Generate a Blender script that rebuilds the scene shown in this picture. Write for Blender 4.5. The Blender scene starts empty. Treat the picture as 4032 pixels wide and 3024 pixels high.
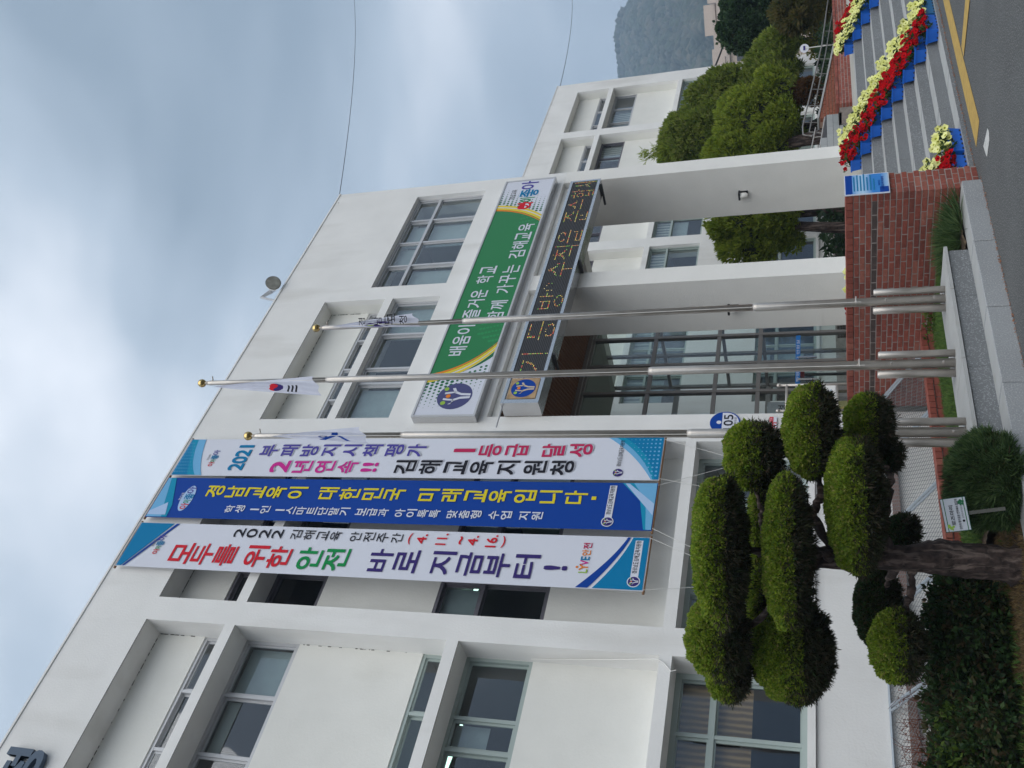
import bpy, bmesh, math, random
import numpy as np
from mathutils import Matrix, Vector
random.seed(7); rng = np.random.default_rng(11)
SC = bpy.context.scene
COL = SC.collection
# ------------------------------------------------------------------ camera, world, sun, exposure
cam = bpy.data.cameras.new('camera'); camo = bpy.data.objects.new('camera', cam); COL.objects.link(camo)
YAW, PIT, ROL = -0.811309472, 0.328625437, -0.023868858
cy_, sy_, cp_, sp_, cr_, sr_ = math.cos(YAW), math.sin(YAW), math.cos(PIT), math.sin(PIT), math.cos(ROL), math.sin(ROL)
Rm = (Matrix(((cy_, -sy_, 0), (sy_, cy_, 0), (0, 0, 1))) @ Matrix(((1, 0, 0), (0, cp_, -sp_), (0, sp_, cp_)))
      @ Matrix(((1, 0, 0), (0, 0, -1), (0, 1, 0))) @ Matrix(((cr_, -sr_, 0), (sr_, cr_, 0), (0, 0, 1))))
# the phone was held upright but the picture is stored on its side: roll a quarter turn
Rm = Rm @ Matrix(((0, 1, 0), (-1, 0, 0), (0, 0, 1)))
camo.matrix_world = Matrix.Translation((0, 0, 1.6)) @ Rm.to_4x4()
cam.sensor_width = 36; cam.lens = 3708.93 / 4032 * 36; cam.clip_start = 0.05; cam.clip_end = 6000
SC.camera = camo
SC.render.resolution_x, SC.render.resolution_y = 1024, 768

W = bpy.data.worlds.new('World'); SC.world = W; W.use_nodes = True
nt = W.node_tree; nt.nodes.clear()
def wn(t, **k):
    n = nt.nodes.new(t)
    for a, b in k.items(): setattr(n, a, b)
    return n
SUN_EL, SUN_AZ = math.radians(42), math.radians(208)
sky = wn('ShaderNodeTexSky', sky_type='NISHITA', sun_disc=False, sun_elevation=SUN_EL, sun_rotation=SUN_AZ)
tc = wn('ShaderNodeTexCoord'); mp = wn('ShaderNodeMapping'); mp.inputs['Scale'].default_value = (1.0, 1.0, 2.1)
nz = wn('ShaderNodeTexNoise'); nz.inputs['Scale'].default_value = 1.75; nz.inputs['Detail'].default_value = 4.5
nz.inputs['Roughness'].default_value = 0.46; nz.inputs['Distortion'].default_value = 0.35
nt.links.new(tc.outputs['Generated'], mp.inputs['Vector']); nt.links.new(mp.outputs[0], nz.inputs['Vector'])
mp.inputs['Location'].default_value = (6.3, 3.7, 1.7)
cr = wn('ShaderNodeValToRGB'); e = cr.color_ramp.elements
e[0].position = 0.34; e[0].color = (0.275, 0.35, 0.435, 1); e[1].position = 0.68; e[1].color = (0.84, 0.89, 0.97, 1)
m_ = cr.color_ramp.elements.new(0.5); m_.color = (0.445, 0.53, 0.63, 1)
nt.links.new(nz.outputs['Fac'], cr.inputs['Fac'])
bg1 = wn('ShaderNodeBackground'); bg1.inputs['Strength'].default_value = 0.055
bg2 = wn('ShaderNodeBackground'); bg2.inputs['Strength'].default_value = 0.68
nt.links.new(sky.outputs[0], bg1.inputs['Color']); nt.links.new(cr.outputs[0], bg2.inputs['Color'])
mx = wn('ShaderNodeMixShader'); mx.inputs[0].default_value = 0.93
wo = wn('ShaderNodeOutputWorld')
nt.links.new(bg1.outputs[0], mx.inputs[1]); nt.links.new(bg2.outputs[0], mx.inputs[2]); nt.links.new(mx.outputs[0], wo.inputs[0])

sl = bpy.data.lights.new('sun', 'SUN'); so = bpy.data.objects.new('sun', sl); COL.objects.link(so)
sl.energy = 1.5; sl.angle = math.radians(80); sl.color = (1.0, 0.965, 0.90)
sd = Vector((math.sin(SUN_AZ) * math.cos(SUN_EL), math.cos(SUN_AZ) * math.cos(SUN_EL), math.sin(SUN_EL)))
so.rotation_euler = (-sd).to_track_quat('-Z', 'Y').to_euler()
SC.view_settings.view_transform = 'Standard'; SC.view_settings.look = 'None'
SC.view_settings.exposure = 0.96; SC.view_settings.gamma = 1; SC.view_settings.use_curve_mapping = False
try: SC.cycles.use_denoising = True
except Exception: pass
SC.cycles.volume_bounces = 0; SC.cycles.transparent_max_bounces = 16

# ------------------------------------------------------------------ materials
MATS = {}
def mat(name, col, rough=0.7, metal=0.0, var=0.0, vscale=3.0, bump=0.0, bscale=60.0, rand=None, island=None, spec=None,
        dirt=None, trans=0.0, emit=None, estr=0.0, detail=3.0, fold=None):
    if name in MATS: return MATS[name]
    m = bpy.data.materials.new(name); m.use_nodes = True; MATS[name] = m
    t = m.node_tree; b = t.nodes['Principled BSDF']; L = t.links.new
    b.inputs['Roughness'].default_value = rough; b.inputs['Metallic'].default_value = metal
    if spec is not None: b.inputs['Specular IOR Level'].default_value = spec
    if trans: b.inputs['Transmission Weight'].default_value = trans
    if emit: b.inputs['Emission Color'].default_value = (*emit, 1); b.inputs['Emission Strength'].default_value = estr
    co = t.nodes.new('ShaderNodeTexCoord').outputs['Object']
    geo = t.nodes.new('ShaderNodeNewGeometry')
    cur = None
    if rand or island:
        r = t.nodes.new('ShaderNodeValToRGB'); cols = rand or island
        el = r.color_ramp.elements
        while len(el) < len(cols): el.new(0.5)
        for i, c in enumerate(cols): el[i].position = i / (len(cols) - 1); el[i].color = (*c, 1)
        if rand:
            oi = t.nodes.new('ShaderNodeObjectInfo'); ad = t.nodes.new('ShaderNodeMath'); ad.operation = 'ADD'
            L(oi.outputs['Random'], ad.inputs[0]); L(geo.outputs['Random Per Island'], ad.inputs[1])
            fr = t.nodes.new('ShaderNodeMath'); fr.operation = 'FRACT'; L(ad.outputs[0], fr.inputs[0]); L(fr.outputs[0], r.inputs[0])
        else: L(geo.outputs['Random Per Island'], r.inputs[0])
        cur = r.outputs[0]
    else:
        rg = t.nodes.new('ShaderNodeRGB'); rg.outputs[0].default_value = (*col, 1); cur = rg.outputs[0]
    def noise(s, d=3.0, vec=None):
        n = t.nodes.new('ShaderNodeTexNoise'); n.inputs['Scale'].default_value = s; n.inputs['Detail'].default_value = d
        L(vec or geo.outputs['Position'], n.inputs['Vector']); return n.outputs['Fac']
    if var:
        mr = t.nodes.new('ShaderNodeMapRange'); L(noise(vscale, detail), mr.inputs[0])
        mr.inputs[1].default_value = 0.3; mr.inputs[2].default_value = 0.7
        mr.inputs[3].default_value = 1 - var; mr.inputs[4].default_value = 1 + var
        mm = t.nodes.new('ShaderNodeVectorMath'); mm.operation = 'SCALE'; L(cur, mm.inputs[0]); L(mr.outputs[0], mm.inputs['Scale']); cur = mm.outputs[0]
    if dirt:   # dirt: (colour, scale, threshold, amount, zstretch)
        mpn = t.nodes.new('ShaderNodeMapping'); L(geo.outputs['Position'], mpn.inputs[0]); mpn.inputs['Scale'].default_value = (1, 1, dirt[4])
        f = noise(dirt[1], 6.0, mpn.outputs[0]); mr = t.nodes.new('ShaderNodeMapRange'); L(f, mr.inputs[0])
        mr.inputs[1].default_value = dirt[2]; mr.inputs[2].default_value = dirt[2] + 0.17; mr.inputs[3].default_value = 0; mr.inputs[4].default_value = dirt[3]
        mi = t.nodes.new('ShaderNodeMix'); mi.data_type = 'RGBA'; L(mr.outputs[0], mi.inputs[0]); L(cur, mi.inputs[6]); mi.inputs[7].default_value = (*dirt[0], 1); cur = mi.outputs[2]
    L(cur, b.inputs['Base Color'])
    if bump:
        bp = t.nodes.new('ShaderNodeBump'); bp.inputs['Strength'].default_value = bump; bp.inputs['Distance'].default_value = 0.01
        L(noise(bscale, 4.0), bp.inputs['Height']); L(bp.outputs[0], b.inputs['Normal'])
    return m

WALL = mat('white_wall_paint', (0.745, 0.74, 0.725), 0.85, var=0.045, vscale=1.3, bump=0.32, bscale=34, dirt=((0.48, 0.46, 0.42), 1.6, 0.56, 0.36, 0.18))
WALLIN = mat('cream_recess_paint', (0.735, 0.73, 0.69), 0.85, var=0.03, vscale=2.0, bump=0.25, bscale=30, dirt=((0.55, 0.54, 0.48), 1.4, 0.6, 0.25, 0.4))
STUCCO = mat('rough_stucco', (0.76, 0.75, 0.72), 0.9, var=0.03, vscale=2.0, bump=0.8, bscale=60, dirt=((0.5, 0.48, 0.44), 0.9, 0.6, 0.25, 0.3))
CRACK = mat('grime', (0.06, 0.055, 0.045), 0.95)
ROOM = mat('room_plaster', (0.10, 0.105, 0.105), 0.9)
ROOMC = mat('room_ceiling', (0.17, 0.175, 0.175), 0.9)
ALU = mat('aluminium_frame', (0.50, 0.505, 0.52), 0.45, 0.3)
ALUG = mat('pale_green_frame', (0.36, 0.42, 0.40), 0.5, 0.15)
ALUD = mat('dark_violet_frame', (0.16, 0.155, 0.18), 0.45, 0.3)
BRZ = mat('bronze_grey_frame', (0.25, 0.225, 0.205), 0.45, 0.4)
PALE_SHEET = mat('pale_pane_sheet', (0.42, 0.475, 0.49), 0.8, var=0.08, vscale=5)  # flat pale sheet set behind chosen window panes
CURT = mat('white_curtain', (0.55, 0.57, 0.56), 0.85)
def wave_mat(name, c1, c2, scale, axis='X', rough=0.7):
    if name in MATS: return MATS[name]
    m = bpy.data.materials.new(name); m.use_nodes = True; MATS[name] = m
    t = m.node_tree; b = t.nodes['Principled BSDF']; b.inputs['Roughness'].default_value = rough
    g = t.nodes.new('ShaderNodeNewGeometry'); w = t.nodes.new('ShaderNodeTexWave'); w.bands_direction = axis
    w.inputs['Scale'].default_value = scale; w.inputs['Distortion'].default_value = 1.2; w.inputs['Detail Scale'].default_value = 1.5
    t.links.new(g.outputs['Position'], w.inputs['Vector']); r = t.nodes.new('ShaderNodeValToRGB')
    r.color_ramp.elements[0].color = (*c1, 1); r.color_ramp.elements[1].color = (*c2, 1); r.color_ramp.elements[0].position = .2
    t.links.new(w.outputs['Fac'], r.inputs[0]); t.links.new(r.outputs[0], b.inputs['Base Color']); return m
CURTW = wave_mat('curtain_painted_folds', (0.25, 0.27, 0.28), (0.62, 0.64, 0.62), 2.2, 'X')  # fold shading painted as dark and pale bands on a flat sheet
BAMBOO = wave_mat('bamboo_blind', (0.17, 0.09, 0.035), (0.42, 0.25, 0.11), 4.0, 'X')
def glass_mat(name, tint, base=0.25, rough=0.02):
    m = bpy.data.materials.new(name); m.use_nodes = True; MATS[name] = m
    t = m.node_tree; t.nodes.remove(t.nodes['Principled BSDF']); out = t.nodes['Material Output']
    tr = t.nodes.new('ShaderNodeBsdfTransparent'); tr.inputs[0].default_value = (*tint, 1)
    gl = t.nodes.new('ShaderNodeBsdfGlossy'); gl.inputs['Roughness'].default_value = rough; gl.inputs[0].default_value = (.92, .95, 1, 1)
    fr = t.nodes.new('ShaderNodeFresnel'); fr.inputs[0].default_value = 1.5
    g = t.nodes.new('ShaderNodeNewGeometry'); n = t.nodes.new('ShaderNodeTexNoise'); n.inputs['Scale'].default_value = 1.7; n.inputs['Detail'].default_value = 1
    bp = t.nodes.new('ShaderNodeBump'); bp.inputs['Strength'].default_value = 0.12; bp.inputs['Distance'].default_value = 0.03
    t.links.new(g.outputs['Position'], n.inputs['Vector']); t.links.new(n.outputs['Fac'], bp.inputs['Height'])
    t.links.new(bp.outputs[0], gl.inputs['Normal'])
    ad = t.nodes.new('ShaderNodeMath'); ad.operation = 'MULTIPLY_ADD'; ad.inputs[1].default_value = 1.6; ad.inputs[2].default_value = base
    ad.use_clamp = True
    t.links.new(fr.outputs[0], ad.inputs[0])
    mxs = t.nodes.new('ShaderNodeMixShader'); bf = t.nodes.new('ShaderNodeMath'); bf.operation = 'SUBTRACT'; bf.inputs[0].default_value = 1; t.links.new(g.outputs['Backfacing'], bf.inputs[1])
    ml = t.nodes.new('ShaderNodeMath'); ml.operation = 'MULTIPLY'; t.links.new(ad.outputs[0], ml.inputs[0]); t.links.new(bf.outputs[0], ml.inputs[1])
    t.links.new(ml.outputs[0], mxs.inputs[0]); t.links.new(tr.outputs[0], mxs.inputs[1]); t.links.new(gl.outputs[0], mxs.inputs[2])
    t.links.new(mxs.outputs[0], out.inputs[0]); return m
GLASS = glass_mat('window_glass', (0.86, 0.90, 0.90), 0.05)
GLASSC = glass_mat('clear_glass', (0.94, 0.975, 0.965), 0.0)
BRICKC = [(0.15, 0.040, 0.029), (0.25, 0.062, 0.040), (0.21, 0.050, 0.034), (0.29, 0.098, 0.068), (0.18, 0.044, 0.031), (0.26, 0.070, 0.047), (0.23, 0.055, 0.037)]
BRICK = mat('red_brick', (0.2, 0.06, 0.04), 0.85, rand=BRICKC, var=0.16, vscale=22, bump=0.6, bscale=55, dirt=((0.42, 0.33, 0.29), 17, 0.63, 0.5, 1))
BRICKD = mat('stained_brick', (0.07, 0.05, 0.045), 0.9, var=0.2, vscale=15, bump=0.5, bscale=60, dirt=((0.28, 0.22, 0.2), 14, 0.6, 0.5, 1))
BRICKO = mat('orange_paving_brick', (0.3, 0.1, 0.05), 0.85, rand=[(0.21, 0.068, 0.036), (0.27, 0.085, 0.045), (0.24, 0.072, 0.04)], var=0.1, vscale=20)
MORTAR = mat('mortar', (0.31, 0.27, 0.25), 0.95, var=0.15, vscale=14, bump=0.5, bscale=80)
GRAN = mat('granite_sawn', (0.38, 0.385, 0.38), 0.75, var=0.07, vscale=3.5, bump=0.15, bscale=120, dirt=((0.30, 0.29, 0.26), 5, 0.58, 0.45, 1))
def speckle(name, c1, c2, scale, rough=0.85, var=0.1, bump=0.5):
    m = mat(name, c1, rough, var=var, vscale=1.2, bump=bump, bscale=70); t = m.node_tree; b = t.nodes['Principled BSDF']
    src = b.inputs['Base Color'].links[0].from_socket
    g = t.nodes.new('ShaderNodeNewGeometry'); v = t.nodes.new('ShaderNodeTexNoise'); v.inputs['Scale'].default_value = scale; v.inputs['Detail'].default_value = 2
    t.links.new(g.outputs['Position'], v.inputs['Vector']); r = t.nodes.new('ShaderNodeMapRange'); r.inputs[1].default_value = .54; r.inputs[2].default_value = .66
    t.links.new(v.outputs['Fac'], r.inputs[0]); mi = t.nodes.new('ShaderNodeMix'); mi.data_type = 'RGBA'
    t.links.new(r.outputs[0], mi.inputs[0]); t.links.new(src, mi.inputs[6]); mi.inputs[7].default_value = (*c2, 1); t.links.new(mi.outputs[2], b.inputs['Base Color'])
    return m
GRANR = speckle('granite_flamed_shaded', (0.16, 0.168, 0.175), (0.30, 0.31, 0.32), 85, bump=0.9)  # rough finish, colour darkened further to carry the shade on upright faces
GRANK = speckle('granite_kerb_face', (0.29, 0.30, 0.31), (0.42, 0.43, 0.44), 80, bump=0.7)
ASPH = speckle('asphalt', (0.075, 0.078, 0.078), (0.24, 0.235, 0.23), 75, 0.95, var=0.12, bump=0.9)
YEL = mat('yellow_road_paint', (0.46, 0.30, 0.075), 0.8, var=0.12, vscale=9, bump=0.7, bscale=90, dirt=((0.16, 0.13, 0.09), 22, 0.60, 0.7, 1))
WPAINT = mat('worn_white_paint', (0.52, 0.52, 0.50), 0.85, var=0.1, vscale=20, dirt=((0.2, 0.2, 0.19), 30, 0.57, 0.8, 1))
STEEL = mat('stainless_steel', (0.54, 0.50, 0.46), 0.40, 0.75, var=0.1, vscale=6, dirt=((0.28, 0.23, 0.19), 9, 0.58, 0.4, .3))
CHROME = mat('polished_steel', (0.55, 0.55, 0.56), 0.2, 0.95, bump=0.4, bscale=5)
GOLD = mat('brass_ball', (0.55, 0.40, 0.17), 0.16, 1.0)
PLAST = mat('blue_plastic', (0.01, 0.13, 0.60), 0.4, spec=0.5, var=0.06, vscale=8)
TEAL = mat('teal_plastic', (0.015, 0.14, 0.33), 0.45)
SOIL = mat('potting_soil', (0.03, 0.022, 0.016), 0.95)
BLACK = mat('black', (0.015, 0.015, 0.017), 0.6)
DARKG = mat('dark_grey', (0.06, 0.06, 0.065), 0.6)
WHITEP = mat('white_plastic', (0.72, 0.71, 0.68), 0.5)
def flat(name, c, rough=0.6): return mat(name, c, rough, spec=0.08 if rough > .5 else .25)
BW = flat('print_white', (0.66, 0.68, 0.76)); NAVY = flat('print_navy', (0.045, 0.03, 0.16)); PUR = flat('print_purple', (0.085, 0.07, 0.33))
PRED = flat('print_red', (0.60, 0.02, 0.035)); PGRN = flat('print_green', (0.01, 0.25, 0.07)); PMAG = flat('print_magenta', (0.56, 0.03, 0.27))
PCRI = flat('print_crimson', (0.50, 0.025, 0.10)); PBLK = flat('print_black', (0.02, 0.02, 0.028)); PYEL = flat('print_yellow', (0.72, 0.60, 0.03))
PCYA = flat('print_cyan', (0.005, 0.19, 0.40)); PBLU = flat('print_blue', (0.008, 0.055, 0.31)); PSKY = flat('print_light_blue', (0.16, 0.42, 0.68))
PTEAL = flat('print_teal', (0.01, 0.27, 0.45)); PORG = flat('print_orange', (0.75, 0.22, 0.03)); PSHD = flat('print_shadow_grey', (0.47, 0.48, 0.54)); PGRY = flat('print_grey', (0.22, 0.22, 0.24))
SGRN = flat('sign_green', (0.018, 0.19, 0.06), 0.35); SWHT = flat('sign_white', (0.62, 0.64, 0.72), 0.35); SYEL = flat('sign_yellow', (0.70, 0.55, 0.03), .35)
SDGR = flat('sign_dark_green', (0.008, 0.13, 0.05), 0.35); PLIME = flat('print_lime', (0.30, 0.48, 0.08)); PMIST = flat('print_pale_blue', (0.40, 0.55, 0.78))
LAWN = mat('grass_blades', (0.05, 0.12, 0.02), 0.8, island=[(0.03, 0.08, 0.012), (0.08, 0.16, 0.02), (0.05, 0.11, 0.016), (0.14, 0.19, 0.04)])
def leafm(name, cols, rough=0.65):
    m = mat(name, cols[0], rough, island=cols, spec=0.25); t = m.node_tree
    if any(n.type == 'BSDF_TRANSLUCENT' for n in t.nodes): return m
    b = t.nodes['Principled BSDF']; tr = t.nodes.new('ShaderNodeBsdfTranslucent'); mi = t.nodes.new('ShaderNodeMixShader'); mi.inputs[0].default_value = .45
    t.links.new(b.inputs['Base Color'].links[0].from_socket, tr.inputs['Color']); t.links.new(b.outputs[0], mi.inputs[1]); t.links.new(tr.outputs[0], mi.inputs[2])
    t.links.new(mi.outputs[0], t.nodes['Material Output'].inputs['Surface']); return m
LEAF_T = leafm('topiary_green', [(0.06, 0.13, 0.012), (0.25, 0.34, 0.025), (0.13, 0.23, 0.02), (0.34, 0.40, 0.05), (0.15, 0.25, 0.025), (0.34, 0.31, 0.09)])
LEAF_D = leafm('topiary_bare_twigs', [(0.018, 0.026, 0.010), (0.06, 0.05, 0.03), (0.022, 0.045, 0.012), (0.09, 0.065, 0.045)])  # dark greens and browns of the bare twigs under each pad
LEAF_H = leafm('hedge_leaves', [(0.016, 0.04, 0.014), (0.035, 0.075, 0.025), (0.055, 0.105, 0.03), (0.085, 0.06, 0.03), (0.02, 0.045, 0.02)], 0.5)
LEAF_L = leafm('lime_leaves', [(0.07, 0.13, 0.02), (0.12, 0.18, 0.03), (0.05, 0.10, 0.02)], 0.5)
LEAF_R = leafm('rosemary_needles', [(0.03, 0.07, 0.022), (0.07, 0.13, 0.04), (0.16, 0.23, 0.09), (0.045, 0.095, 0.035)])
LEAF_C = leafm('cypress_green', [(0.09, 0.15, 0.02), (0.20, 0.27, 0.035), (0.27, 0.32, 0.06), (0.14, 0.20, 0.025), (0.32, 0.34, 0.10)])
LEAF_CL = leafm('light_cypress_green', [(0.13, 0.20, 0.018), (0.24, 0.31, 0.03), (0.32, 0.37, 0.05), (0.18, 0.25, 0.025)])
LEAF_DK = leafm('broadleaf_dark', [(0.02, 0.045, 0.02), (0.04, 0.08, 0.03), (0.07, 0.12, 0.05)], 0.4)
LEAF_BR = leafm('bronze_needles', [(0.08, 0.09, 0.025), (0.16, 0.13, 0.04), (0.05, 0.075, 0.02), (0.20, 0.15, 0.05)])
LEAF_RU = leafm('rust_needles', [(0.12, 0.05, 0.015), (0.17, 0.08, 0.02), (0.08, 0.045, 0.015)])
LEAF_Y = leafm('yellow_leaves', [(0.18, 0.17, 0.02), (0.12, 0.16, 0.02), (0.26, 0.20, 0.03)])
DEAD = leafm('dry_grass', [(0.20, 0.13, 0.055), (0.30, 0.20, 0.09), (0.13, 0.09, 0.045), (0.38, 0.27, 0.14), (0.10, 0.11, 0.035)], 0.9)
REDLEAF = leafm('red_twigs', [(0.14, 0.03, 0.02), (0.24, 0.06, 0.03), (0.08, 0.03, 0.02), (0.3, 0.1, 0.05)], 0.8)
ORLEAF = leafm('fallen_leaves', [(0.36, 0.13, 0.06), (0.5, 0.25, 0.14), (0.22, 0.08, 0.04)], 0.8)
BARK = mat('bark', (0.045, 0.03, 0.026), 0.95, var=0.6, vscale=18, bump=1.0, bscale=36, dirt=((0.22, 0.165, 0.14), 22, 0.5, 0.8, 0.10))
PETR = leafm('red_petals', [(0.40, 0.004, 0.006), (0.56, 0.012, 0.014), (0.30, 0.004, 0.008)], 0.6)
PETY = leafm('pale_yellow_petals', [(0.66, 0.66, 0.22), (0.74, 0.73, 0.36), (0.60, 0.60, 0.16)], 0.6)
PETC = flat('petal_throat', (0.35, 0.36, 0.03)); PETCR = flat('dark_red_throat', (0.12, 0.003, 0.006))
STEMG = leafm('petunia_leaves', [(0.04, 0.085, 0.02), (0.07, 0.12, 0.03), (0.03, 0.06, 0.02)])
LIGHTM = mat('fluorescent_tube', (0.9, 1, 0.95), 0.5, emit=(0.62, 0.93, 0.78), estr=1.3)
MULCH = mat('mulch_soil', (0.075, 0.05, 0.03), 0.95, var=0.35, vscale=9, bump=1.0, bscale=40, dirt=((0.16, 0.11, 0.06), 20, 0.5, 0.7, 1))

# ------------------------------------------------------------------ mesh helpers
def link(name, me, m=None, parent=None, loc=None):
    o = bpy.data.objects.new(name, me); COL.objects.link(o)
    if m is not None and me is not None and len(me.materials) == 0:
        for q in (m if isinstance(m, (list, tuple)) else [m]): me.materials.append(q)
    if parent is not None: o.parent = parent
    if loc is not None: o.location = loc
    return o
def tag(o, label, cat, group=None):
    o['label'] = label; o['category'] = cat
    if group: o['group'] = group
    return o
def thing(name, label, cat, loc=(0, 0, 0), group=None, rot=0):
    o = bpy.data.objects.new(name, None); COL.objects.link(o); o.location = loc; o.rotation_euler = (0, 0, rot)
    o.empty_display_size = 0.1
    return tag(o, label, cat, group)
def struct(o): o['kind'] = 'structure'; return o
def stuff(o): o['kind'] = 'stuff'; return o
class MB:
    def __init__(s): s.v = []; s.f = []; s.m = []
    def add(s, v, f, mi=0):
        k = len(s.v); s.v += [tuple(a) for a in v]; s.f += [tuple(i + k for i in q) for q in f]; s.m += [mi] * len(f); return s
    def box(s, x0, x1, y0, y1, z0, z1, mi=0):
        v = [(x0, y0, z0), (x1, y0, z0), (x1, y1, z0), (x0, y1, z0), (x0, y0, z1), (x1, y0, z1), (x1, y1, z1), (x0, y1, z1)]
        return s.add(v, [(0, 3, 2, 1), (4, 5, 6, 7), (0, 1, 5, 4), (1, 2, 6, 5), (2, 3, 7, 6), (3, 0, 4, 7)], mi)
    def tube(s, pts, rad, n=8, mi=0, cap=True):
        if not isinstance(rad, (list, tuple)): rad = [rad] * len(pts)
        P = [Vector(p) for p in pts]; base = len(s.v); up = None
        for i, p in enumerate(P):
            d = (P[min(i + 1, len(P) - 1)] - P[max(i - 1, 0)]).normalized()
            if up is None: up = Vector((0, 0, 1)) if abs(d.z) < 0.9 else Vector((1, 0, 0))
            a = d.cross(up).normalized(); b = a.cross(d).normalized(); up = b
            for j in range(n):
                t = 2 * math.pi * j / n; s.v.append(tuple(p + (a * math.cos(t) + b * math.sin(t)) * rad[i]))
        for i in range(len(P) - 1):
            for j in range(n):
                s.f.append((base + i * n + j, base + i * n + (j + 1) % n, base + (i + 1) * n + (j + 1) % n, base + (i + 1) * n + j)); s.m.append(mi)
        if cap:
            s.f.append(tuple(base + j for j in range(n))[::-1]); s.m.append(mi)
            e0 = base + (len(P) - 1) * n; s.f.append(tuple(e0 + j for j in range(n))); s.m.append(mi)
        return s
    def sphere(s, c, r, n=12, mi=0):
        rr = r if isinstance(r, (tuple, list)) else (r, r, r); k = len(s.v); h = n // 2
        for i in range(h + 1):
            a = math.pi * i / h
            for j in range(n):
                t = 2 * math.pi * j / n
                s.v.append((c[0] + rr[0] * math.sin(a) * math.cos(t), c[1] + rr[1] * math.sin(a) * math.sin(t), c[2] + rr[2] * math.cos(a)))
        for i in range(h):
            for j in range(n):
                s.f.append((k + i * n + j, k + (i + 1) * n + j, k + (i + 1) * n + (j + 1) % n, k + i * n + (j + 1) % n)); s.m.append(mi)
        return s
    def mesh(s, name, mats=None, smooth=False):
        me = bpy.data.meshes.new(name); me.from_pydata(s.v, [], s.f)
        if mats is not None:
            for q in (mats if isinstance(mats, (list, tuple)) else [mats]): me.materials.append(q)
            if any(s.m): me.polygons.foreach_set('material_index', s.m)
        if smooth: me.polygons.foreach_set('use_smooth', [True] * len(me.polygons))
        me.update(); return me
    def obj(s, name, mats, parent=None, smooth=False, loc=None):
        return link(name, s.mesh(name, mats, smooth), None, parent, loc)
def npmesh(name, V, F, mats=None, fm=None, smooth=False):
    me = bpy.data.meshes.new(name); nf, k = F.shape
    me.vertices.add(len(V)); me.vertices.foreach_set('co', V.astype(np.float32).ravel())
    me.loops.add(nf * k); me.loops.foreach_set('vertex_index', F.astype(np.int32).ravel())
    me.polygons.add(nf); me.polygons.foreach_set('loop_start', np.arange(0, nf * k, k, dtype=np.int32))
    me.update(calc_edges=True)
    if mats is not None:
        for q in (mats if isinstance(mats, (list, tuple)) else [mats]): me.materials.append(q)
    if fm is not None: me.polygons.foreach_set('material_index', fm.astype(np.int32))
    if smooth: me.polygons.foreach_set('use_smooth', np.ones(nf, bool))
    me.validate(); return me
def holed(x0, x1, z0, z1, holes, y0, y1, mi_f=0):
    """wall slab in the XZ plane with rectangular openings, real reveals"""
    xs = sorted({x0, x1, *[h[0] for h in holes], *[h[1] for h in holes]}); zs = sorted({z0, z1, *[h[2] for h in holes], *[h[3] for h in holes]})
    xs = [x for x in xs if x0 <= x <= x1]; zs = [z for z in zs if z0 <= z <= z1]
    def solid(i, j):
        if i < 0 or j < 0 or i >= len(xs) - 1 or j >= len(zs) - 1: return False
        cx, cz = (xs[i] + xs[i + 1]) / 2, (zs[j] + zs[j + 1]) / 2
        return not any(h[0] < cx < h[1] and h[2] < cz < h[3] for h in holes)
    b = MB()
    for i in range(len(xs) - 1):
        for j in range(len(zs) - 1):
            if not solid(i, j): continue
            a, c, d, e_ = xs[i], xs[i + 1], zs[j], zs[j + 1]
            b.add([(a, y0, d), (c, y0, d), (c, y0, e_), (a, y0, e_)], [(0, 1, 2, 3)]); b.add([(a, y1, d), (c, y1, d), (c, y1, e_), (a, y1, e_)], [(3, 2, 1, 0)])
            if not solid(i - 1, j): b.add([(a, y0, d), (a, y1, d), (a, y1, e_), (a, y0, e_)], [(3, 2, 1, 0)])
            if not solid(i + 1, j): b.add([(c, y0, d), (c, y1, d), (c, y1, e_), (c, y0, e_)], [(0, 1, 2, 3)])
            if not solid(i, j - 1): b.add([(a, y0, d), (c, y0, d), (c, y1, d), (a, y1, d)], [(3, 2, 1, 0)])
            if not solid(i, j + 1): b.add([(a, y0, e_), (c, y0, e_), (c, y1, e_), (a, y1, e_)], [(0, 1, 2, 3)])
    return b
def stone_mesh(name, mats, bev=0.04):
    """unit block -0.5..0.5 with softened edges"""
    bm = bmesh.new(); bmesh.ops.create_cube(bm, size=1.0); me = bpy.data.meshes.new(name)
    bmesh.ops.bevel(bm, geom=list(bm.edges), offset=bev, segments=1, affect='EDGES'); bm.to_mesh(me); bm.free()
    for q in mats: me.materials.append(q)
    return me
def block(name, me, x0, x1, y0, y1, z0, z1, parent=None, jit=0.0, rz=0.0):
    o = bpy.data.objects.new(name, me); COL.objects.link(o); o.parent = parent
    j = lambda: random.uniform(-jit, jit)
    o.location = ((x0 + x1) / 2 + j(), (y0 + y1) / 2 + j(), (z0 + z1) / 2 + j() * .5); o.scale = (x1 - x0, y1 - y0, z1 - z0)
    if rz: o.rotation_euler = (0, 0, rz)
    return o

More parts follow.
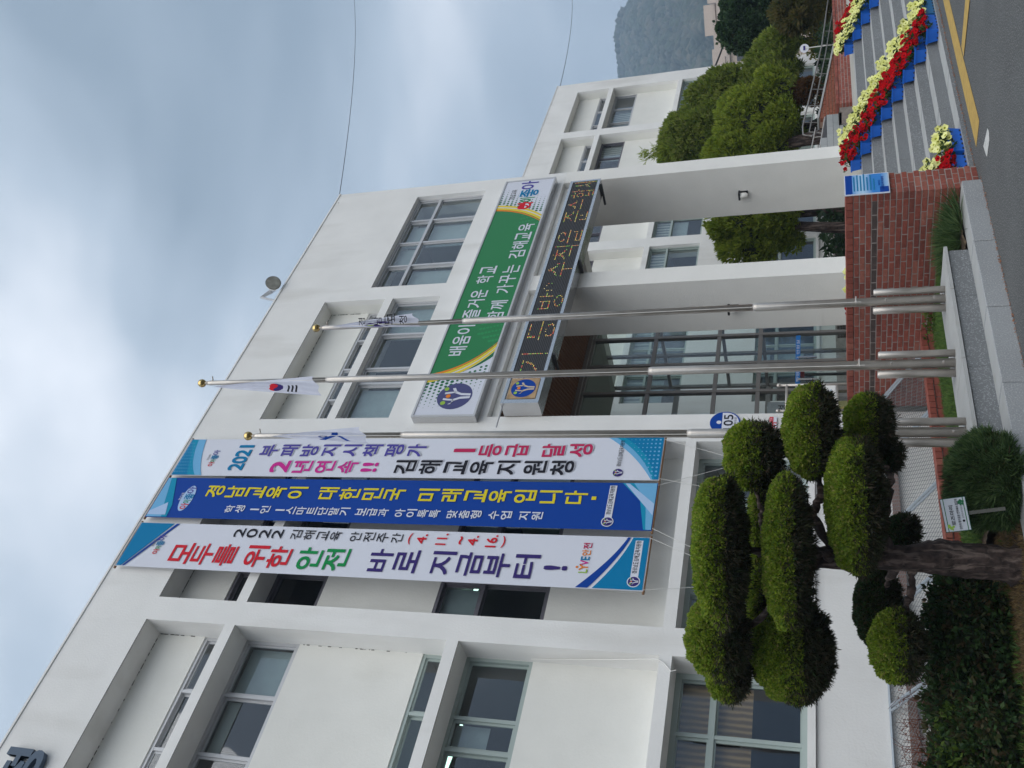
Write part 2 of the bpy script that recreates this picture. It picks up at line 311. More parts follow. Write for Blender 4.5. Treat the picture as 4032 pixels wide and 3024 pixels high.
# ------------------------------------------------------------------ lettering
_gc = {}
def glyph(ch, bold=0.0, res=3):
    k = (ch, bold)
    if k in _gc: return _gc[k]
    c = bpy.data.curves.new('g', 'FONT'); c.body = ch; c.size = 1.0; c.offset = bold; c.resolution_u = res
    o = bpy.data.objects.new('g', c); COL.objects.link(o); dg = bpy.context.evaluated_depsgraph_get(); me = o.evaluated_get(dg).to_mesh()
    V = np.array([v.co[:2] for v in me.vertices]).reshape(-1, 2); F = [tuple(p.vertices) for p in me.polygons]
    bpy.data.objects.remove(o); bpy.data.curves.remove(c)
    if len(V): mn, mxx = V.min(0), V.max(0)
    else: mn, mxx = np.zeros(2), np.ones(2)
    _gc[k] = (V, F, mn, mxx); return _gc[k]
def put(mb, ch, x0, x1, z0, z1, y, bold=0.0, keep=False, rot=0, flip=None, plane=None):
    """fit glyph(s) into a rectangle of a vertical plane y"""
    V, F, mn, mx_ = glyph(ch, 0.0)
    if not len(V): return
    if bold:   # a heavier weight: the same outline laid down several times, each a hair apart
        V0, F0 = V, F; V, F = [], []
        d = bold * .72; mn, mx_ = mn - d, mx_ + d
        for q in range(4):
            a = q * math.pi / 2 + math.pi / 4; k_ = len(V0) * q; V.append(V0 + np.array([math.cos(a), math.sin(a)]) * d); F += [tuple(i + k_ for i in f) for f in F0]
        V = np.concatenate(V); lay = np.repeat(np.arange(4), len(V0)) * .0005
    else: lay = np.zeros(len(V))
    U = (V - mn) / np.maximum(mx_ - mn, 1e-6)
    asp = (mx_[0] - mn[0]) / max(mx_[1] - mn[1], 1e-6)
    if rot == 90: U = np.stack([1 - U[:, 1], U[:, 0]], 1)
    if rot == -90: U = np.stack([U[:, 1], 1 - U[:, 0]], 1)
    w, h = x1 - x0, z1 - z0
    if keep:
        if w / h > asp: nw = h * asp; x0 += (w - nw) / 2; w = nw
        else: nh = w / asp; z0 += (h - nh) / 2; h = nh
    P = [(x0 + u * w, y - l_, z0 + v * h) if plane is None else plane(x0 + u * w, z0 + v * h) for (u, v), l_ in zip(U, lay)]
    mb.add(P, F)
def disc(mb, cx, cz, r, y, n=28, a0=0, a1=2 * math.pi, ry=None):
    ry = ry or r
    v = [(cx, y, cz)] + [(cx + r * math.cos(a0 + (a1 - a0) * i / n), y, cz + ry * math.sin(a0 + (a1 - a0) * i / n)) for i in range(n + 1)]
    mb.add(v, [(0, i + 1, i + 2) for i in range(n)])
def poly(mb, pts, y): mb.add([(p[0], y, p[1]) for p in pts], [tuple(range(len(pts)))])
def strip(mb, a, b, y):
    n = len(a); mb.add([(p[0], y, p[1]) for p in a] + [(p[0], y, p[1]) for p in b], [(i, i + 1, n + i + 1, n + i) for i in range(n - 1)])
def bez(p0, p1, p2, n=14): return [((1 - t) ** 2 * p0[0] + 2 * t * (1 - t) * p1[0] + t * t * p2[0], (1 - t) ** 2 * p0[1] + 2 * t * (1 - t) * p1[1] + t * t * p2[1]) for t in [i / n for i in range(n + 1)]]
def emblem(parent, cx, cz, r, y, base=NAVY, fig=BW):
    b = MB(); disc(b, cx, cz, r, y); b.obj('emblem_disc', base, parent)
    b = MB(); y2 = y - 0.002
    def arm(pts, w):
        a = [(cx + (p[0] + q[0] * w) * r, cz + (p[1] + q[1] * w) * r) for p, q in pts]; c = [(cx + (p[0] - q[0] * w) * r, cz + (p[1] - q[1] * w) * r) for p, q in pts]
        strip(b, a, c, y2)
    for s in (-1, 1):
        arm([((s * .10, -.9), (.9, 0)), ((s * .14, -.35), (.9, .1)), ((s * .30, .0), (.7, -.6 * s)), ((s * .62, .18), (.2, -.9))], .09)
        arm([((s * .30, .0), (.7, -.6 * s)), ((s * .26, .35), (.9, 0)), ((s * .22, .62), (.9, 0))], .075)
    b.obj('emblem_figure', fig, parent)
    for px, pz, rr, m in ((-.52, .55, .15, PLIME), (.0, .72 - .35, .14, PORG), (.55, .6, .14, PLIME)):
        b = MB(); disc(b, cx + px * r, cz + pz * r, rr * r, y2 - .001, 12); b.obj('emblem_dot', m, parent)
def idol_logo(parent, cx, cz, w, y, small=PGRY):
    """the word logo: 아이좋아 with a face in the first ring"""
    h = w * .34; cells = [('아', PRED, 0, .27, 0, .95), ('이', PGRN, .25, .40, .0, .9), ('좋', PCYA, .42, .70, -.1, 1.0), ('아', PUR, .70, 1.0, .1, 1.15)]
    for ch, m, a, b_, c, d in cells:
        b = MB(); put(b, ch, cx - w / 2 + a * w, cx - w / 2 + b_ * w, cz - h / 2 + c * h, cz - h / 2 + d * h, y, 0.03); b.obj('logo_letter', m, parent)
    b = MB(); put(b, '경남교육', cx - w * .12, cx + w * .22, cz + h * .75, cz + h * 1.1, y, 0.01); b.obj('logo_caption', small, parent)

# ================================================================== THE SETTING
b = MB(); b.add([(-60, -60, 0), (300, -60, 0), (300, 6.9, 0), (-60, 6.9, 0)], [(0, 1, 2, 3)])
struct(b.obj('road', ASPH))
b = MB(); b.add([(-3000, -3000, -1.9), (3000, -3000, -1.9), (3000, 3000, -1.9), (-3000, 3000, -1.9)], [(0, 1, 2, 3)])
struct(b.obj('ground', MULCH))
def marking(name, pts, m, z=.004):
    b = MB(); b.add([(x, y, z) for x, y in pts], [tuple(range(len(pts)))]); return b.obj(name, m)
o = marking('yellow_line', [(10.355, 6.30), (10.315, 5.945), (10.8, 5.95), (12.0, 5.97), (22, 5.93), (40, 5.9), (40, 6.23), (22, 6.25), (14.2, 6.25), (12.4, 6.28), (10.8, 6.3)], YEL); struct(o)
o = marking('yellow_crossing_line', [(11.85, 5.95), (12.10, 5.86), (12.3, 5.55), (12.1, 5.20), (12.5, 4.6), (12.1, 4.55), (11.7, 5.15)], YEL, .0015); struct(o)
# diagonal leg that joins the kerb line
bpy.data.objects.remove(o)
o = marking('yellow_branch_line', [(11.84, 5.93), (12.10, 5.92), (12.06, 5.31), (12.0, 4.2), (11.78, 4.2), (11.71, 5.17)], YEL, .008); struct(o)
o = marking('worn_white_mark', [(9.76, 5.72), (9.80, 5.80), (9.90, 6.02), (9.70, 6.0), (9.62, 5.98), (9.60, 5.86), (9.58, 5.76), (9.66, 5.70)], WPAINT); struct(o)

# granite kerbs left of the steps
KERB = stone_mesh('kerb_stone', [GRANK, GRAN], .02)
for p in KERB.polygons:
    if p.normal.z > .9: p.material_index = 1
kb = bpy.data.objects.new('kerb', None); COL.objects.link(kb); struct(kb)
xs = [9.86, 8.72, 7.66, 6.62, 5.56, 4.5, 3.44, 2.38, 1.3, .2, -.9, -2, -3.1]
for i in range(len(xs) - 1): block('kerb_stone', KERB, xs[i + 1] + .004, xs[i] - .004, 6.40, 6.72, -.1, .2, kb, .001)
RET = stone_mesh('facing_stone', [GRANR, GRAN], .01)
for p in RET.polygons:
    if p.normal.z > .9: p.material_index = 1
rt = bpy.data.objects.new('terrace_edge', None); COL.objects.link(rt); struct(rt)
xs = [8.98, 8.2, 7.15, 6.1, 5.7]
for i in range(len(xs) - 1): block('facing_stone', RET, xs[i + 1] + .002, xs[i] - .002, 6.70, 6.9, .05, .395, rt, .001)
b = MB(); b.box(5.7, 8.97, 6.72, 6.9, .39, .408); b.obj('shadow_joint', BLACK, rt)
xs = [9.03, 8.3, 7.25, 6.2, 5.75]
SLAB = stone_mesh('coping_slab', [GRAN], .015)
for i in range(len(xs) - 1): block('coping_slab', SLAB, xs[i + 1] + .002, xs[i] - .002, 6.675, 7.12, .405, .44, rt, .001)
for i in range(len(xs) - 1): block('coping_slab', SLAB, xs[i + 1] + .052, xs[i] + .045, 7.124, 7.42, .39, .437, rt, .001)
# lawn bed + garden bed
def terrain(name, x0, x1, y0, y1, f, m, nx=60, ny=30, amp=.01):
    X, Y = np.meshgrid(np.linspace(x0, x1, nx), np.linspace(y0, y1, ny)); Z = f(X, Y) + rng.normal(0, amp, X.shape)
    V = np.stack([X, Y, Z], -1).reshape(-1, 3); i = np.arange((ny - 1) * nx).reshape(ny - 1, nx)[:, :-1].ravel()
    return link(name, npmesh(name, V, np.stack([i, i + 1, i + nx + 1, i + nx], 1), m, smooth=True))
gz = lambda X, Y: .17 + np.clip(Y - 6.7, 0, 1.4) * .11
struct(terrain('lawn_soil', 5.7, 9.88, 7.3, 8.6, lambda X, Y: .34 + 0 * X, MULCH))
struct(terrain('verge_soil', 8.97, 9.9, 6.7, 7.5, lambda X, Y: .22 + 0 * X, MULCH, 20, 20))
struct(terrain('garden_soil', -6, 5.72, 6.7, 8.7, gz, MULCH, 140, 30, .012))
# platform and courtyard
b = MB(); b.box(10.29, 34, 8.62, 10.42, .2, 1.084); b.box(9.9, 34, 10.42, 17.2, .2, 1.08)
struct(b.obj('entrance_floor', mat('floor_tile', (0.42, 0.40, 0.36), 0.6, var=0.06, vscale=3)))
struct(terrain('courtyard_soil', 34, 120, 6.9, 60, lambda X, Y: 1.0 + 0 * X, MULCH, 20, 20))
# stone steps
STEP = stone_mesh('step_stone', [GRANR, GRAN], .012)  # risers darker than treads: rough finish plus shade put into the colour
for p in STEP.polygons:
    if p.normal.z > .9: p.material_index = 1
st = bpy.data.objects.new('stone_steps', None); COL.objects.link(st); struct(st)
STY = [6.57 + .29 * k for k in range(8)]; STZ = [.05 + .148 * k for k in range(8)]
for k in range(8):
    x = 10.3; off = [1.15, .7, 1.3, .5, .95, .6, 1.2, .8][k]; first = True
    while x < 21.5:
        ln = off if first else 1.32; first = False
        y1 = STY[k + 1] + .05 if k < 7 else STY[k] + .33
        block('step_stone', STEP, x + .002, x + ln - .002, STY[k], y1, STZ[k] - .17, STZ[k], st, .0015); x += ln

# ================================================================== BRICKWORK
BR = stone_mesh('brick', [BRICK], .03); BRD = stone_mesh('brick_dark', [BRICKD], .03); BRO = stone_mesh('brick_paving', [BRICKO], .03)
fw = thing('brick_wall', 'red brick side wall left of the stone steps, a blue poster on its front end', 'wall', (9.88, 6.5, 0))
def P(o, par):  # keep world placement under a placed empty
    o.location = Vector(o.location) - par.location; o.parent = par; return o
b = MB(); b.box(9.885, 10.29, 6.505, 9.98, -.1, 1.33); P(b.obj('mortar', MORTAR), fw)
ny = 35
for i in range(ny):
    y0 = 6.5 + i * .0995; P(block('cap_brick', BR, 9.878, 10.302, y0 + .004, y0 + .0955, 1.335, 1.418, None, .0015), fw)
cnt = 0; rest = MB()
for r in range(20):
    z1 = 1.325 - r * .0668; z0 = z1 - .055; dark = (r == 3)
    # end face
    x = 9.88 if r % 2 else 9.88 - .1
    while x < 10.3 - .02:
        a, c = max(x, 9.88), min(x + .187, 10.3)
        if c - a > .03: P(block('brick', BR, a, c, 6.5, 6.6, z0, z1, None, .002), fw); cnt += 1
        x += .2
    y = 6.6 + (.0 if r % 2 else .1) - (.0 if r % 2 else .1)
    y = 6.604 if r % 2 else 6.504
    if not r % 2: y += .2
    first = not (r % 2 == 0)
    while y < 9.97:
        c = min(y + .187, 9.985)
        if z1 < .30 and y > 6.9: break
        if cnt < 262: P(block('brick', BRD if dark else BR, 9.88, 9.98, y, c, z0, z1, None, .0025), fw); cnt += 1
        else:
            j = random.uniform(-.003, .003); rest.box(9.88 + j, 9.96, y, c, z0, z1)
        y += .2
    if not r % 2: P(block('brick', BR, 9.88, 9.98, 6.604, 6.694, z0, z1, None, .002), fw)
q = P(rest.obj('lower_bricks', BRICK), fw); stuff(q)

lw = thing('low_brick_wall', 'low red brick kerb wall in front of the sloping wire mesh cover', 'wall', (3, 8.6, .3))
b = MB(); b.box(-1, 9.87, 8.612, 8.79, 0, .46); P(b.obj('mortar', MORTAR), lw)
x = 9.87
while x > 1.2:
    P(block('cap_brick', BR, x - .094, x - .004, 8.585, 8.80, .462, .535, None, .002), lw)
    x -= .1
x = 9.87
while x > 1.6: P(block('brick', BR, x - .194, x - .006, 8.60, 8.7, .385, .452, None, .002), lw); x -= .2
x = 9.97
while x > 2.2: P(block('brick', BR, x - .194, x - .006, 8.60, 8.7, .315, .378, None, .002), lw); x -= .2

def brick_run(par, x0, x1, y, z0, rows, me=BR, ztop=None, depth=.1, ch=.067):
    for r in range(rows):
        x = x0 - (.1 if r % 2 else 0)
        while x < x1 - .02:
            a, c = max(x, x0), min(x + .187, x1); zc = z0 + r * ch
            if c - a > .03 and (ztop is None or zc + ch * .8 < ztop((a + c) / 2)): P(block('brick', me, a, c, y, y + depth, zc, zc + .055, None, .0015), par)
            x += .2
rp = thing('brick_planter', 'red brick planter edge at the top of the steps, right side', 'planter', (19.35, 10.4, 1.09))
b = MB(); b.box(19.36, 27.9, 10.405, 10.9, 1.0, 1.345); P(b.obj('mortar', MORTAR), rp)
brick_run(rp, 19.35, 27.8, 10.4, 1.088, 4); x = 19.35
while x < 27.8: P(block('cap_brick', BR, x, x + .19, 10.39, 10.6, 1.352, 1.41, None, .0015), rp); x += .2
b = MB(); b.box(19.36, 27.8, 10.62, 11.0, 1.3, 1.36); P(b.obj('soil', SOIL), rp)
rw = thing('ramp_wall', 'orange brick ramp wall sloping down to the right behind the planter', 'wall', (19.9, 11, 1.1))
tp = lambda X: 1.86 - (X - 19.4) * .109
b = MB(); b.add([(19.9, 11.02, 1.0), (23.9, 11.02, 1.0), (23.9, 11.02, tp(23.9) - .03), (19.9, 11.02, tp(19.9) - .03), (19.9, 11.25, 1.0), (23.9, 11.25, 1.0), (23.9, 11.25, tp(23.9) - .03), (19.9, 11.25, tp(19.9) - .03)],
       [(0, 1, 2, 3), (7, 6, 5, 4), (3, 2, 6, 7), (0, 3, 7, 4), (1, 5, 6, 2)]); P(b.obj('mortar', mat('pale_mortar', (.46, .30, .22), .9)), rw)
brick_run(rw, 19.9, 23.9, 11.0, 1.35, 7, BRO, tp)
b = MB(); sl_ = [(19.88, tp(19.88)), (23.95, tp(23.95))]
b.add([(sl_[0][0], 10.98, sl_[0][1] - .04), (sl_[1][0], 10.98, sl_[1][1] - .04), (sl_[1][0], 10.98, sl_[1][1]), (sl_[0][0], 10.98, sl_[0][1]),
       (sl_[0][0], 11.27, sl_[0][1] - .04), (sl_[1][0], 11.27, sl_[1][1] - .04), (sl_[1][0], 11.27, sl_[1][1]), (sl_[0][0], 11.27, sl_[0][1])],
      [(0, 1, 2, 3), (7, 6, 5, 4), (3, 2, 6, 7), (0, 3, 7, 4), (1, 5, 6, 2), (0, 4, 5, 1)]); P(b.obj('coping', GRAN), rw)
# grey block ramp
gr = thing('grey_block_ramp', 'grey tiled ramp side between the right portico fin and the brick ramp wall', 'ramp', (17, 10.9, 1.1))
TILEG = mat('grey_tile', (0.33, 0.345, 0.345), 0.6, rand=[(0.29, 0.305, 0.305), (0.36, 0.375, 0.375), (0.33, 0.34, 0.345)])
TG = stone_mesh('wall_tile', [TILEG], .02)
tg = lambda X: 1.86 - (X - 17.2) * .092
b = MB(); b.add([(17.7, 10.93, 1.0), (19.88, 10.93, 1.0), (19.88, 10.93, tg(19.88)), (17.7, 10.93, tg(17.7)), (17.7, 11.9, 1.0), (19.88, 11.9, 1.0), (19.88, 11.9, tg(19.88)), (17.7, 11.9, tg(17.7))],
       [(0, 1, 2, 3), (7, 6, 5, 4), (3, 2, 6, 7), (0, 3, 7, 4), (1, 5, 6, 2)]); P(b.obj('core', DARKG), gr)
for r in range(6):
    x = 17.7 - (.15 if r % 2 else 0)
    while x < 19.85:
        z = 1.09 + r * .13; a, c = max(x, 17.7), min(x + .295, 19.86)
        if c - a > .05 and z + .12 < tg((a + c) / 2) + .02: P(block('wall_tile', TG, a, c, 10.915, 10.94, z, z + .124), gr)
        x += .3
RAILM = mat('dull_rail_steel', (.30, .29, .28), .45, .6); rl = thing('handrail', 'stainless steel handrail following the ramp', 'handrail', (19.3, 11.05, 1.5))
b = MB(); b.tube([(19.55, 11.1, 1.80), (19.25, 11.05, 1.92), (19.35, 11.05, 2.10), (19.7, 11.05, 2.115), (23.6, 11.05, 1.68), (27, 11.05, 1.45)], .017, 8)
b.tube([(19.55, 11.2, 1.60), (19.7, 11.2, 1.98), (23.4, 11.2, 1.60), (27, 11.2, 1.3)], .013, 8); P(b.obj('rail', RAILM), rl)
for i in range(7):
    x = 19.9 + i * .75; b = MB(); b.tube([(x, 11.1, tp(x) - .02), (x, 11.06, 2.115 - (x - 19.7) * .112)], .011, 6); P(b.obj('post', RAILM), rl)
rl2 = thing('handrail', 'lower steel handrail over the grey ramp beside the right portico fin', 'handrail', (17, 11, 1.8))
b = MB(); b.tube([(17.5, 11, tg(17.5) + .21), (19.5, 11, tg(19.5) + .19)], .016, 8); b.tube([(17.7, 10.96, tg(17.7) + .02), (19.85, 10.96, tg(19.85) + .02)], .02, 6); P(b.obj('rail', STEEL), rl2)
for x in (17.8, 18.4, 19.1): b = MB(); b.tube([(x, 11, tg(x)), (x, 11, tg(x) + .2)], .012, 6); P(b.obj('post', STEEL), rl2)
cb = thing('brick_planter', 'dark red brick planter wall under the courtyard conifer, seen between the two portico fins', 'planter', (17, 15.8, 1.09))
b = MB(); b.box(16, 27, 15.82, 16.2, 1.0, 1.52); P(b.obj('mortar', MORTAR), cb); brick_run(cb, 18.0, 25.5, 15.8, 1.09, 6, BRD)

# ================================================================== MAIN BUILDING
def window(par, x0, x1, z0, z1, y, cols, fm=ALU, tz=None, cover=None, gm=GLASS, name='window', fw_=.045, sash=True, dep=.10):
    """frame (part) > sash, pane, blind (sub-parts); cols = inner mullion X positions"""
    b = MB(); b.box(x0, x1, y, y + dep, z0, z0 + fw_); b.box(x0, x1, y, y + dep, z1 - fw_, z1)
    b.box(x0, x0 + fw_, y + .002, y + dep, z0 + fw_, z1 - fw_); b.box(x1 - fw_, x1, y + .002, y + dep, z0 + fw_, z1 - fw_)
    X = [x0 + fw_ / 2] + list(cols) + [x1 - fw_ / 2]
    for c in cols: b.box(c - .022, c + .022, y + .004, y + dep - .004, z0 + fw_, z1 - fw_)
    zz = [z0 + fw_ / 2] + ([tz] if tz else []) + [z1 - fw_ / 2]
    if tz: b.box(x0 + fw_, x1 - fw_, y - .004, y + dep - .006, tz - .03, tz + .03)
    f = b.obj(name, fm, par)
    for i in range(len(X) - 1):
        for j in range(len(zz) - 1):
            a, c, d, e_ = X[i] + .022, X[i + 1] - .022, zz[j] + .022, zz[j + 1] - .022
            yo = y + (.03 if i % 2 else .058)
            if sash and c - a > .2 and e_ - d > .12:
                w = .03; s = MB(); s.box(a, c, yo, yo + .025, d, d + w); s.box(a, c, yo, yo + .025, e_ - w, e_); s.box(a, a + w, yo + .001, yo + .024, d + w, e_ - w); s.box(c - w, c, yo + .001, yo + .024, d + w, e_ - w)
                s.obj('sash', fm, f)
            g = MB(); g.box(a + .01, c - .01, yo + .010, yo + .016, d + .01, e_ - .01); g.obj('pane', gm, f)
            if cover:
                m = cover(i, j)
                if m is not None:
                    m, frac = m if isinstance(m, tuple) else (m, 1.0)
                    k = MB(); k.box(a, c, y + .17, y + .18, e_ - (e_ - d) * frac, e_); k.obj('pane_backing', m, f)
    return f
def crack_line(par, x0, x1, z0, z1, y, n=26, side='z'):
    """dark crumbs of grime that collect in a recess corner"""
    b = MB()
    for i in range(n):
        t = random.random(); s = random.uniform(.004, .012); l = random.uniform(.01, .05)
        if side == 'z': x = x0 + (x1 - x0) * t; b.box(x, x + l, y - .004, y + .002, z0 - s, z0)
        else: z = z0 + (z1 - z0) * t; b.box(x0, x0 + s, y - .004, y + .002, z, z + l)
    return stuff(b.obj('grime', CRACK, par))
ob = thing('office_building', 'white three storey office building with deep window recesses and an entrance portico', 'building', (0, 10, 0))
def B(o): o.location = Vector(o.location) - ob.location; o.parent = ob; return o
ROOF = 12.17
A0, A1, B0, B1, C0, C1 = 2.5, 5.81, 6.19, 9.25, 9.79, 16.96
hA = [(A0, A1, 9.69, 11.01), (A0, A1, 6.35, 9.52), (A0, A1, 3.62, 6.18), (A0, A1, 1.88, 3.47)]
hB = [(B0, B1, 9.69, 11.01), (B0, B1, 3.62, 9.52), (B0, B1, 1.88, 3.47)]
hZ = [(-1.2, 2.1, h[2], h[3]) for h in hA]
FIN2 = (12.99, 13.42); FIN3 = (16.55, C1)
hC = [(C0 + .01, 12.98, 9.68, 10.98), (C0 + .01, 12.98, 8.53, 9.51), (13.37, 16.55, 8.53, 10.12)]
B(holed(-4, C0, -1.2, ROOF, hA + hB + hZ, 10.0, 10.38).obj('front_wall', WALL))
B(holed(C0, C1, 6.80, ROOF, hC, 10.0, 10.12).obj('front_wall', WALL))
B(holed(C0, C1, 6.80, ROOF - .001, [(C0 + .01, 12.98, 9.68, 10.98), (C0 + .01, 12.98, 8.53, 9.51), (13.37, 16.55, 8.53, 10.12)], 10.12, 10.33).obj('wall_core', WALLIN))
# inner (recessed) wall planes
iA = [(A0, A1, 9.60, 10.22), (A0 + .001, A1 - .001, 8.66, 9.52), (A0, A1, 6.36, 6.80), (A0 + .001, A1 - .001, 5.28, 6.18), (A0, A1, 1.95, 3.47)]
iB = [(B0, B1, 9.60, 10.22), (B0 + .001, B1 - .001, 8.66, 9.52), (B0 + .001, B1 - .001, 5.27, 6.87), (B0, B1, 1.95, 3.47)]
iZ = [(-1.2, 2.1, h[2], h[3]) for h in iA]
B(holed(-4, C0, -1.2, ROOF - .002, iA + iB + iZ, 10.38, 10.55).obj('recessed_wall', WALLIN))
B(holed(C0, C1, 6.80, ROOF - .002, [(C0 + .01, 12.98, 9.60, 10.15), (C0 + .011, 12.979, 8.53, 9.51), (13.371, 16.549, 8.53, 10.12)], 10.33, 10.5).obj('recessed_wall', WALLIN))
# portico piers (fins), soffit, sides, roof
def box_part(name, x0, x1, y0, y1, z0, z1, m): bb = MB(); bb.box(x0, x1, y0, y1, z0, z1); return B(bb.obj(name, m))
box_part('portico_fin', FIN2[0], FIN2[1], 10.0, 11.13, 1.08, 6.798, STUCCO)
box_part('portico_fin', FIN3[0], FIN3[1], 10.001, 11.13, 1.08, 6.798, STUCCO)
box_part('side_wall', C0 - .24, C0 - .001, 10.55, 13.4, 1.08, 6.8, WALL)
box_part('side_wall', C1 - .25, C1, 10.5, 15.5, 6.8, ROOF - .003, WALL)
box_part('soffit', C0, C1 - .25, 10.5, 15.5, 6.80, 6.95, WALLIN)
box_part('roof', -4, C1 - .25, 10.55, 15.5, 11.6, 11.75, GRAN)
box_part('parapet_cap', -4, C1 + .02, 9.985, 10.57, ROOF, ROOF + .035, WALL)
for z in (4.95, 8.35):
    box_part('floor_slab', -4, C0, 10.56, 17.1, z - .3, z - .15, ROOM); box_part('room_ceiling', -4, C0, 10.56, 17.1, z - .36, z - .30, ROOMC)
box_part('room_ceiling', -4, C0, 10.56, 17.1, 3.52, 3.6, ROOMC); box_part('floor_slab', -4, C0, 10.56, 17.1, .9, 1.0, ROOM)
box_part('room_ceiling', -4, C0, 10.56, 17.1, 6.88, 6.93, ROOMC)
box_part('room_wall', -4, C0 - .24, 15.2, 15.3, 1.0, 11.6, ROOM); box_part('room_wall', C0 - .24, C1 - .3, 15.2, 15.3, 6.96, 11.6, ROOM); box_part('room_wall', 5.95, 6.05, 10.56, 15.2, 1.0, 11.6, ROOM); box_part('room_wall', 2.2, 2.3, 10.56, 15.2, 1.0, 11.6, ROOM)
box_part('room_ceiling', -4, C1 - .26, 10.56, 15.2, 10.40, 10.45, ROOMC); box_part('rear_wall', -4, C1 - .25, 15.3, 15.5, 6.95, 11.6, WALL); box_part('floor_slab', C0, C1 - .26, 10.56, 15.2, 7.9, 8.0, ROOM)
for (x0, y0, x1, y1, z) in ((6.75, 11.15, 8.6, 11.55, 6.72), (4.6, 11.3, 5.4, 11.5, 6.45), (2.9, 11.6, 4.3, 11.8, 6.45)):
    bb = MB(); L = math.hypot(x1 - x0, y1 - y0); dx, dy = (x1 - x0) / L, (y1 - y0) / L; w = .035
    v = [(x0 - dy * w, y0 + dx * w, z), (x0 + dy * w, y0 - dx * w, z), (x1 + dy * w, y1 - dx * w, z), (x1 - dy * w, y1 + dx * w, z)]
    bb.add(v + [(a, c, z + .04) for a, c, _ in v], [(0, 1, 2, 3), (7, 6, 5, 4), (0, 4, 5, 1), (1, 5, 6, 2), (2, 6, 7, 3), (3, 7, 4, 0)]); B(bb.obj('ceiling_light', LIGHTM))
# windows bay A and the bay beyond the frame
def pane_sheets(p): return lambda i, j: (PALE_SHEET if (i, j) in p else None)
for (a, c) in ((A0, A1), (-1.2, 2.1)):
    n = 4; st_ = (c - a) / n; cols = [c - st_ * k for k in range(n - 1, 0, -1)]
    B(window(None, a, c, 9.62, 10.22, 10.40, cols, ALU)); B(window(None, a, c, 8.66, 9.52, 10.385, cols, ALU, cover=lambda i, j: (PALE_SHEET, 1.0) if i == 3 else ((CURT, .25) if i == 2 else None)))
    B(window(None, a, c, 6.37, 6.80, 10.40, cols, ALUG)); B(window(None, a, c, 5.28, 6.18, 10.385, cols[:1] + [cols[1], cols[1] + .42, cols[2]], ALUG, cover=lambda i, j: (PALE_SHEET, .55) if i == 3 else None))
    B(window(None, a, c, 1.95, 3.47, 10.385, [a + (c - a) * .5 - .05, a + (c - a) * .77], ALUG, tz=3.0, cover=lambda i, j: (BAMBOO, 1.0) if j == 1 else (BAMBOO, .42), fw_=.07))
a, c = B0, B1; cols = [c - (c - a) / 4 * k for k in (3, 2, 1)]
B(window(None, a, c, 9.62, 10.22, 10.40, cols, ALUD)); B(window(None, a, c, 8.66, 9.52, 10.385, cols, ALUD, cover=lambda i, j: (PALE_SHEET, .5) if i == 1 else None))
B(window(None, a, c, 5.27, 6.87, 10.385, cols, ALUD, tz=6.23, cover=lambda i, j: (PALE_SHEET, 1.0) if j == 1 else None)); B(window(None, a, c, 1.95, 3.47, 10.385, cols, ALUG, tz=3.0, fw_=.07, cover=lambda i, j: (PALE_SHEET, .5) if i == 2 else None))
for (a, c) in ((A0, A1), (B0, B1), (-1.2, 2.1)):
    bb = MB(); bb.box(a - .02, c + .02, 9.955, 10.38, 1.86, 1.945); B(bb.obj('window_sill', WALL))
# block C windows
a, c = C0 + .01, 12.98; cols = [a + (c - a) * t for t in (.25, .5, .75)]
B(window(None, a, c, 9.62, 10.15, 10.345, cols, ALU)); B(window(None, a, c, 8.53, 9.51, 10.11, [a + (c - a) * t for t in (.30, .42, .71)], ALU, cover=lambda i, j: (PALE_SHEET, 1.0) if i in (0, 3) else None))
B(window(None, 13.37, 16.55, 8.53, 10.12, 10.10, [14.17, 14.96, 15.76], ALU, tz=9.58, cover=lambda i, j: (PALE_SHEET, 1.0) if (i, j) in ((0, 0), (1, 1), (2, 1), (2, 0)) else None))
# grime in the recess corners
for (x0, x1, z) in ((A0, A1, 11.01), (B0, B1, 11.01), (C0, 12.98, 10.98)):
    yb = 10.33 if x0 == C0 else 10.38
    B(crack_line(None, x0, x1, z, z, yb, 60)); B(crack_line(None, x1 - .012, x1, 10.3, z, yb, 16, 'x'))
    bb = MB(); bb.box(x0, x1, 9.997, 10.0, z - .002, z + .008); B(bb.obj('drip_line', CRACK))
for (x1, z0, z1) in ((A1, 6.9, 8.6), (B1, 7.0, 8.6)): B(crack_line(None, x1 - .012, x1, z0, z1, 10.38, 18, 'x'))
for (x1, z) in ((A1, 9.52), (A1, 6.18), (12.98, 9.51)): bb = MB(); bb.box(A0 if x1 == A1 else C0, x1, 9.997, 10.0, z - .002, z + .006); B(bb.obj('drip_line', CRACK))
# a cable stapled to the ground floor recess
bb = MB(); bb.tube([(5.80, 10.3, 5.28), (5.79, 10.2, 4.6), (5.77, 10.08, 4.0), (5.75, 9.985, 3.64), (5.70, 9.98, 3.55), (5.6, 9.98, 3.46), (5.62, 9.98, 3.40)], .006, 5); B(bb.obj('wire', WHITEP))
# brown ledge at the foot of the wall
box_part('brick_ledge', -4, 9.7, 9.93, 9.999, .84, .93, mat('brown_ledge', (.22, .14, .12), .9, var=.1)); 
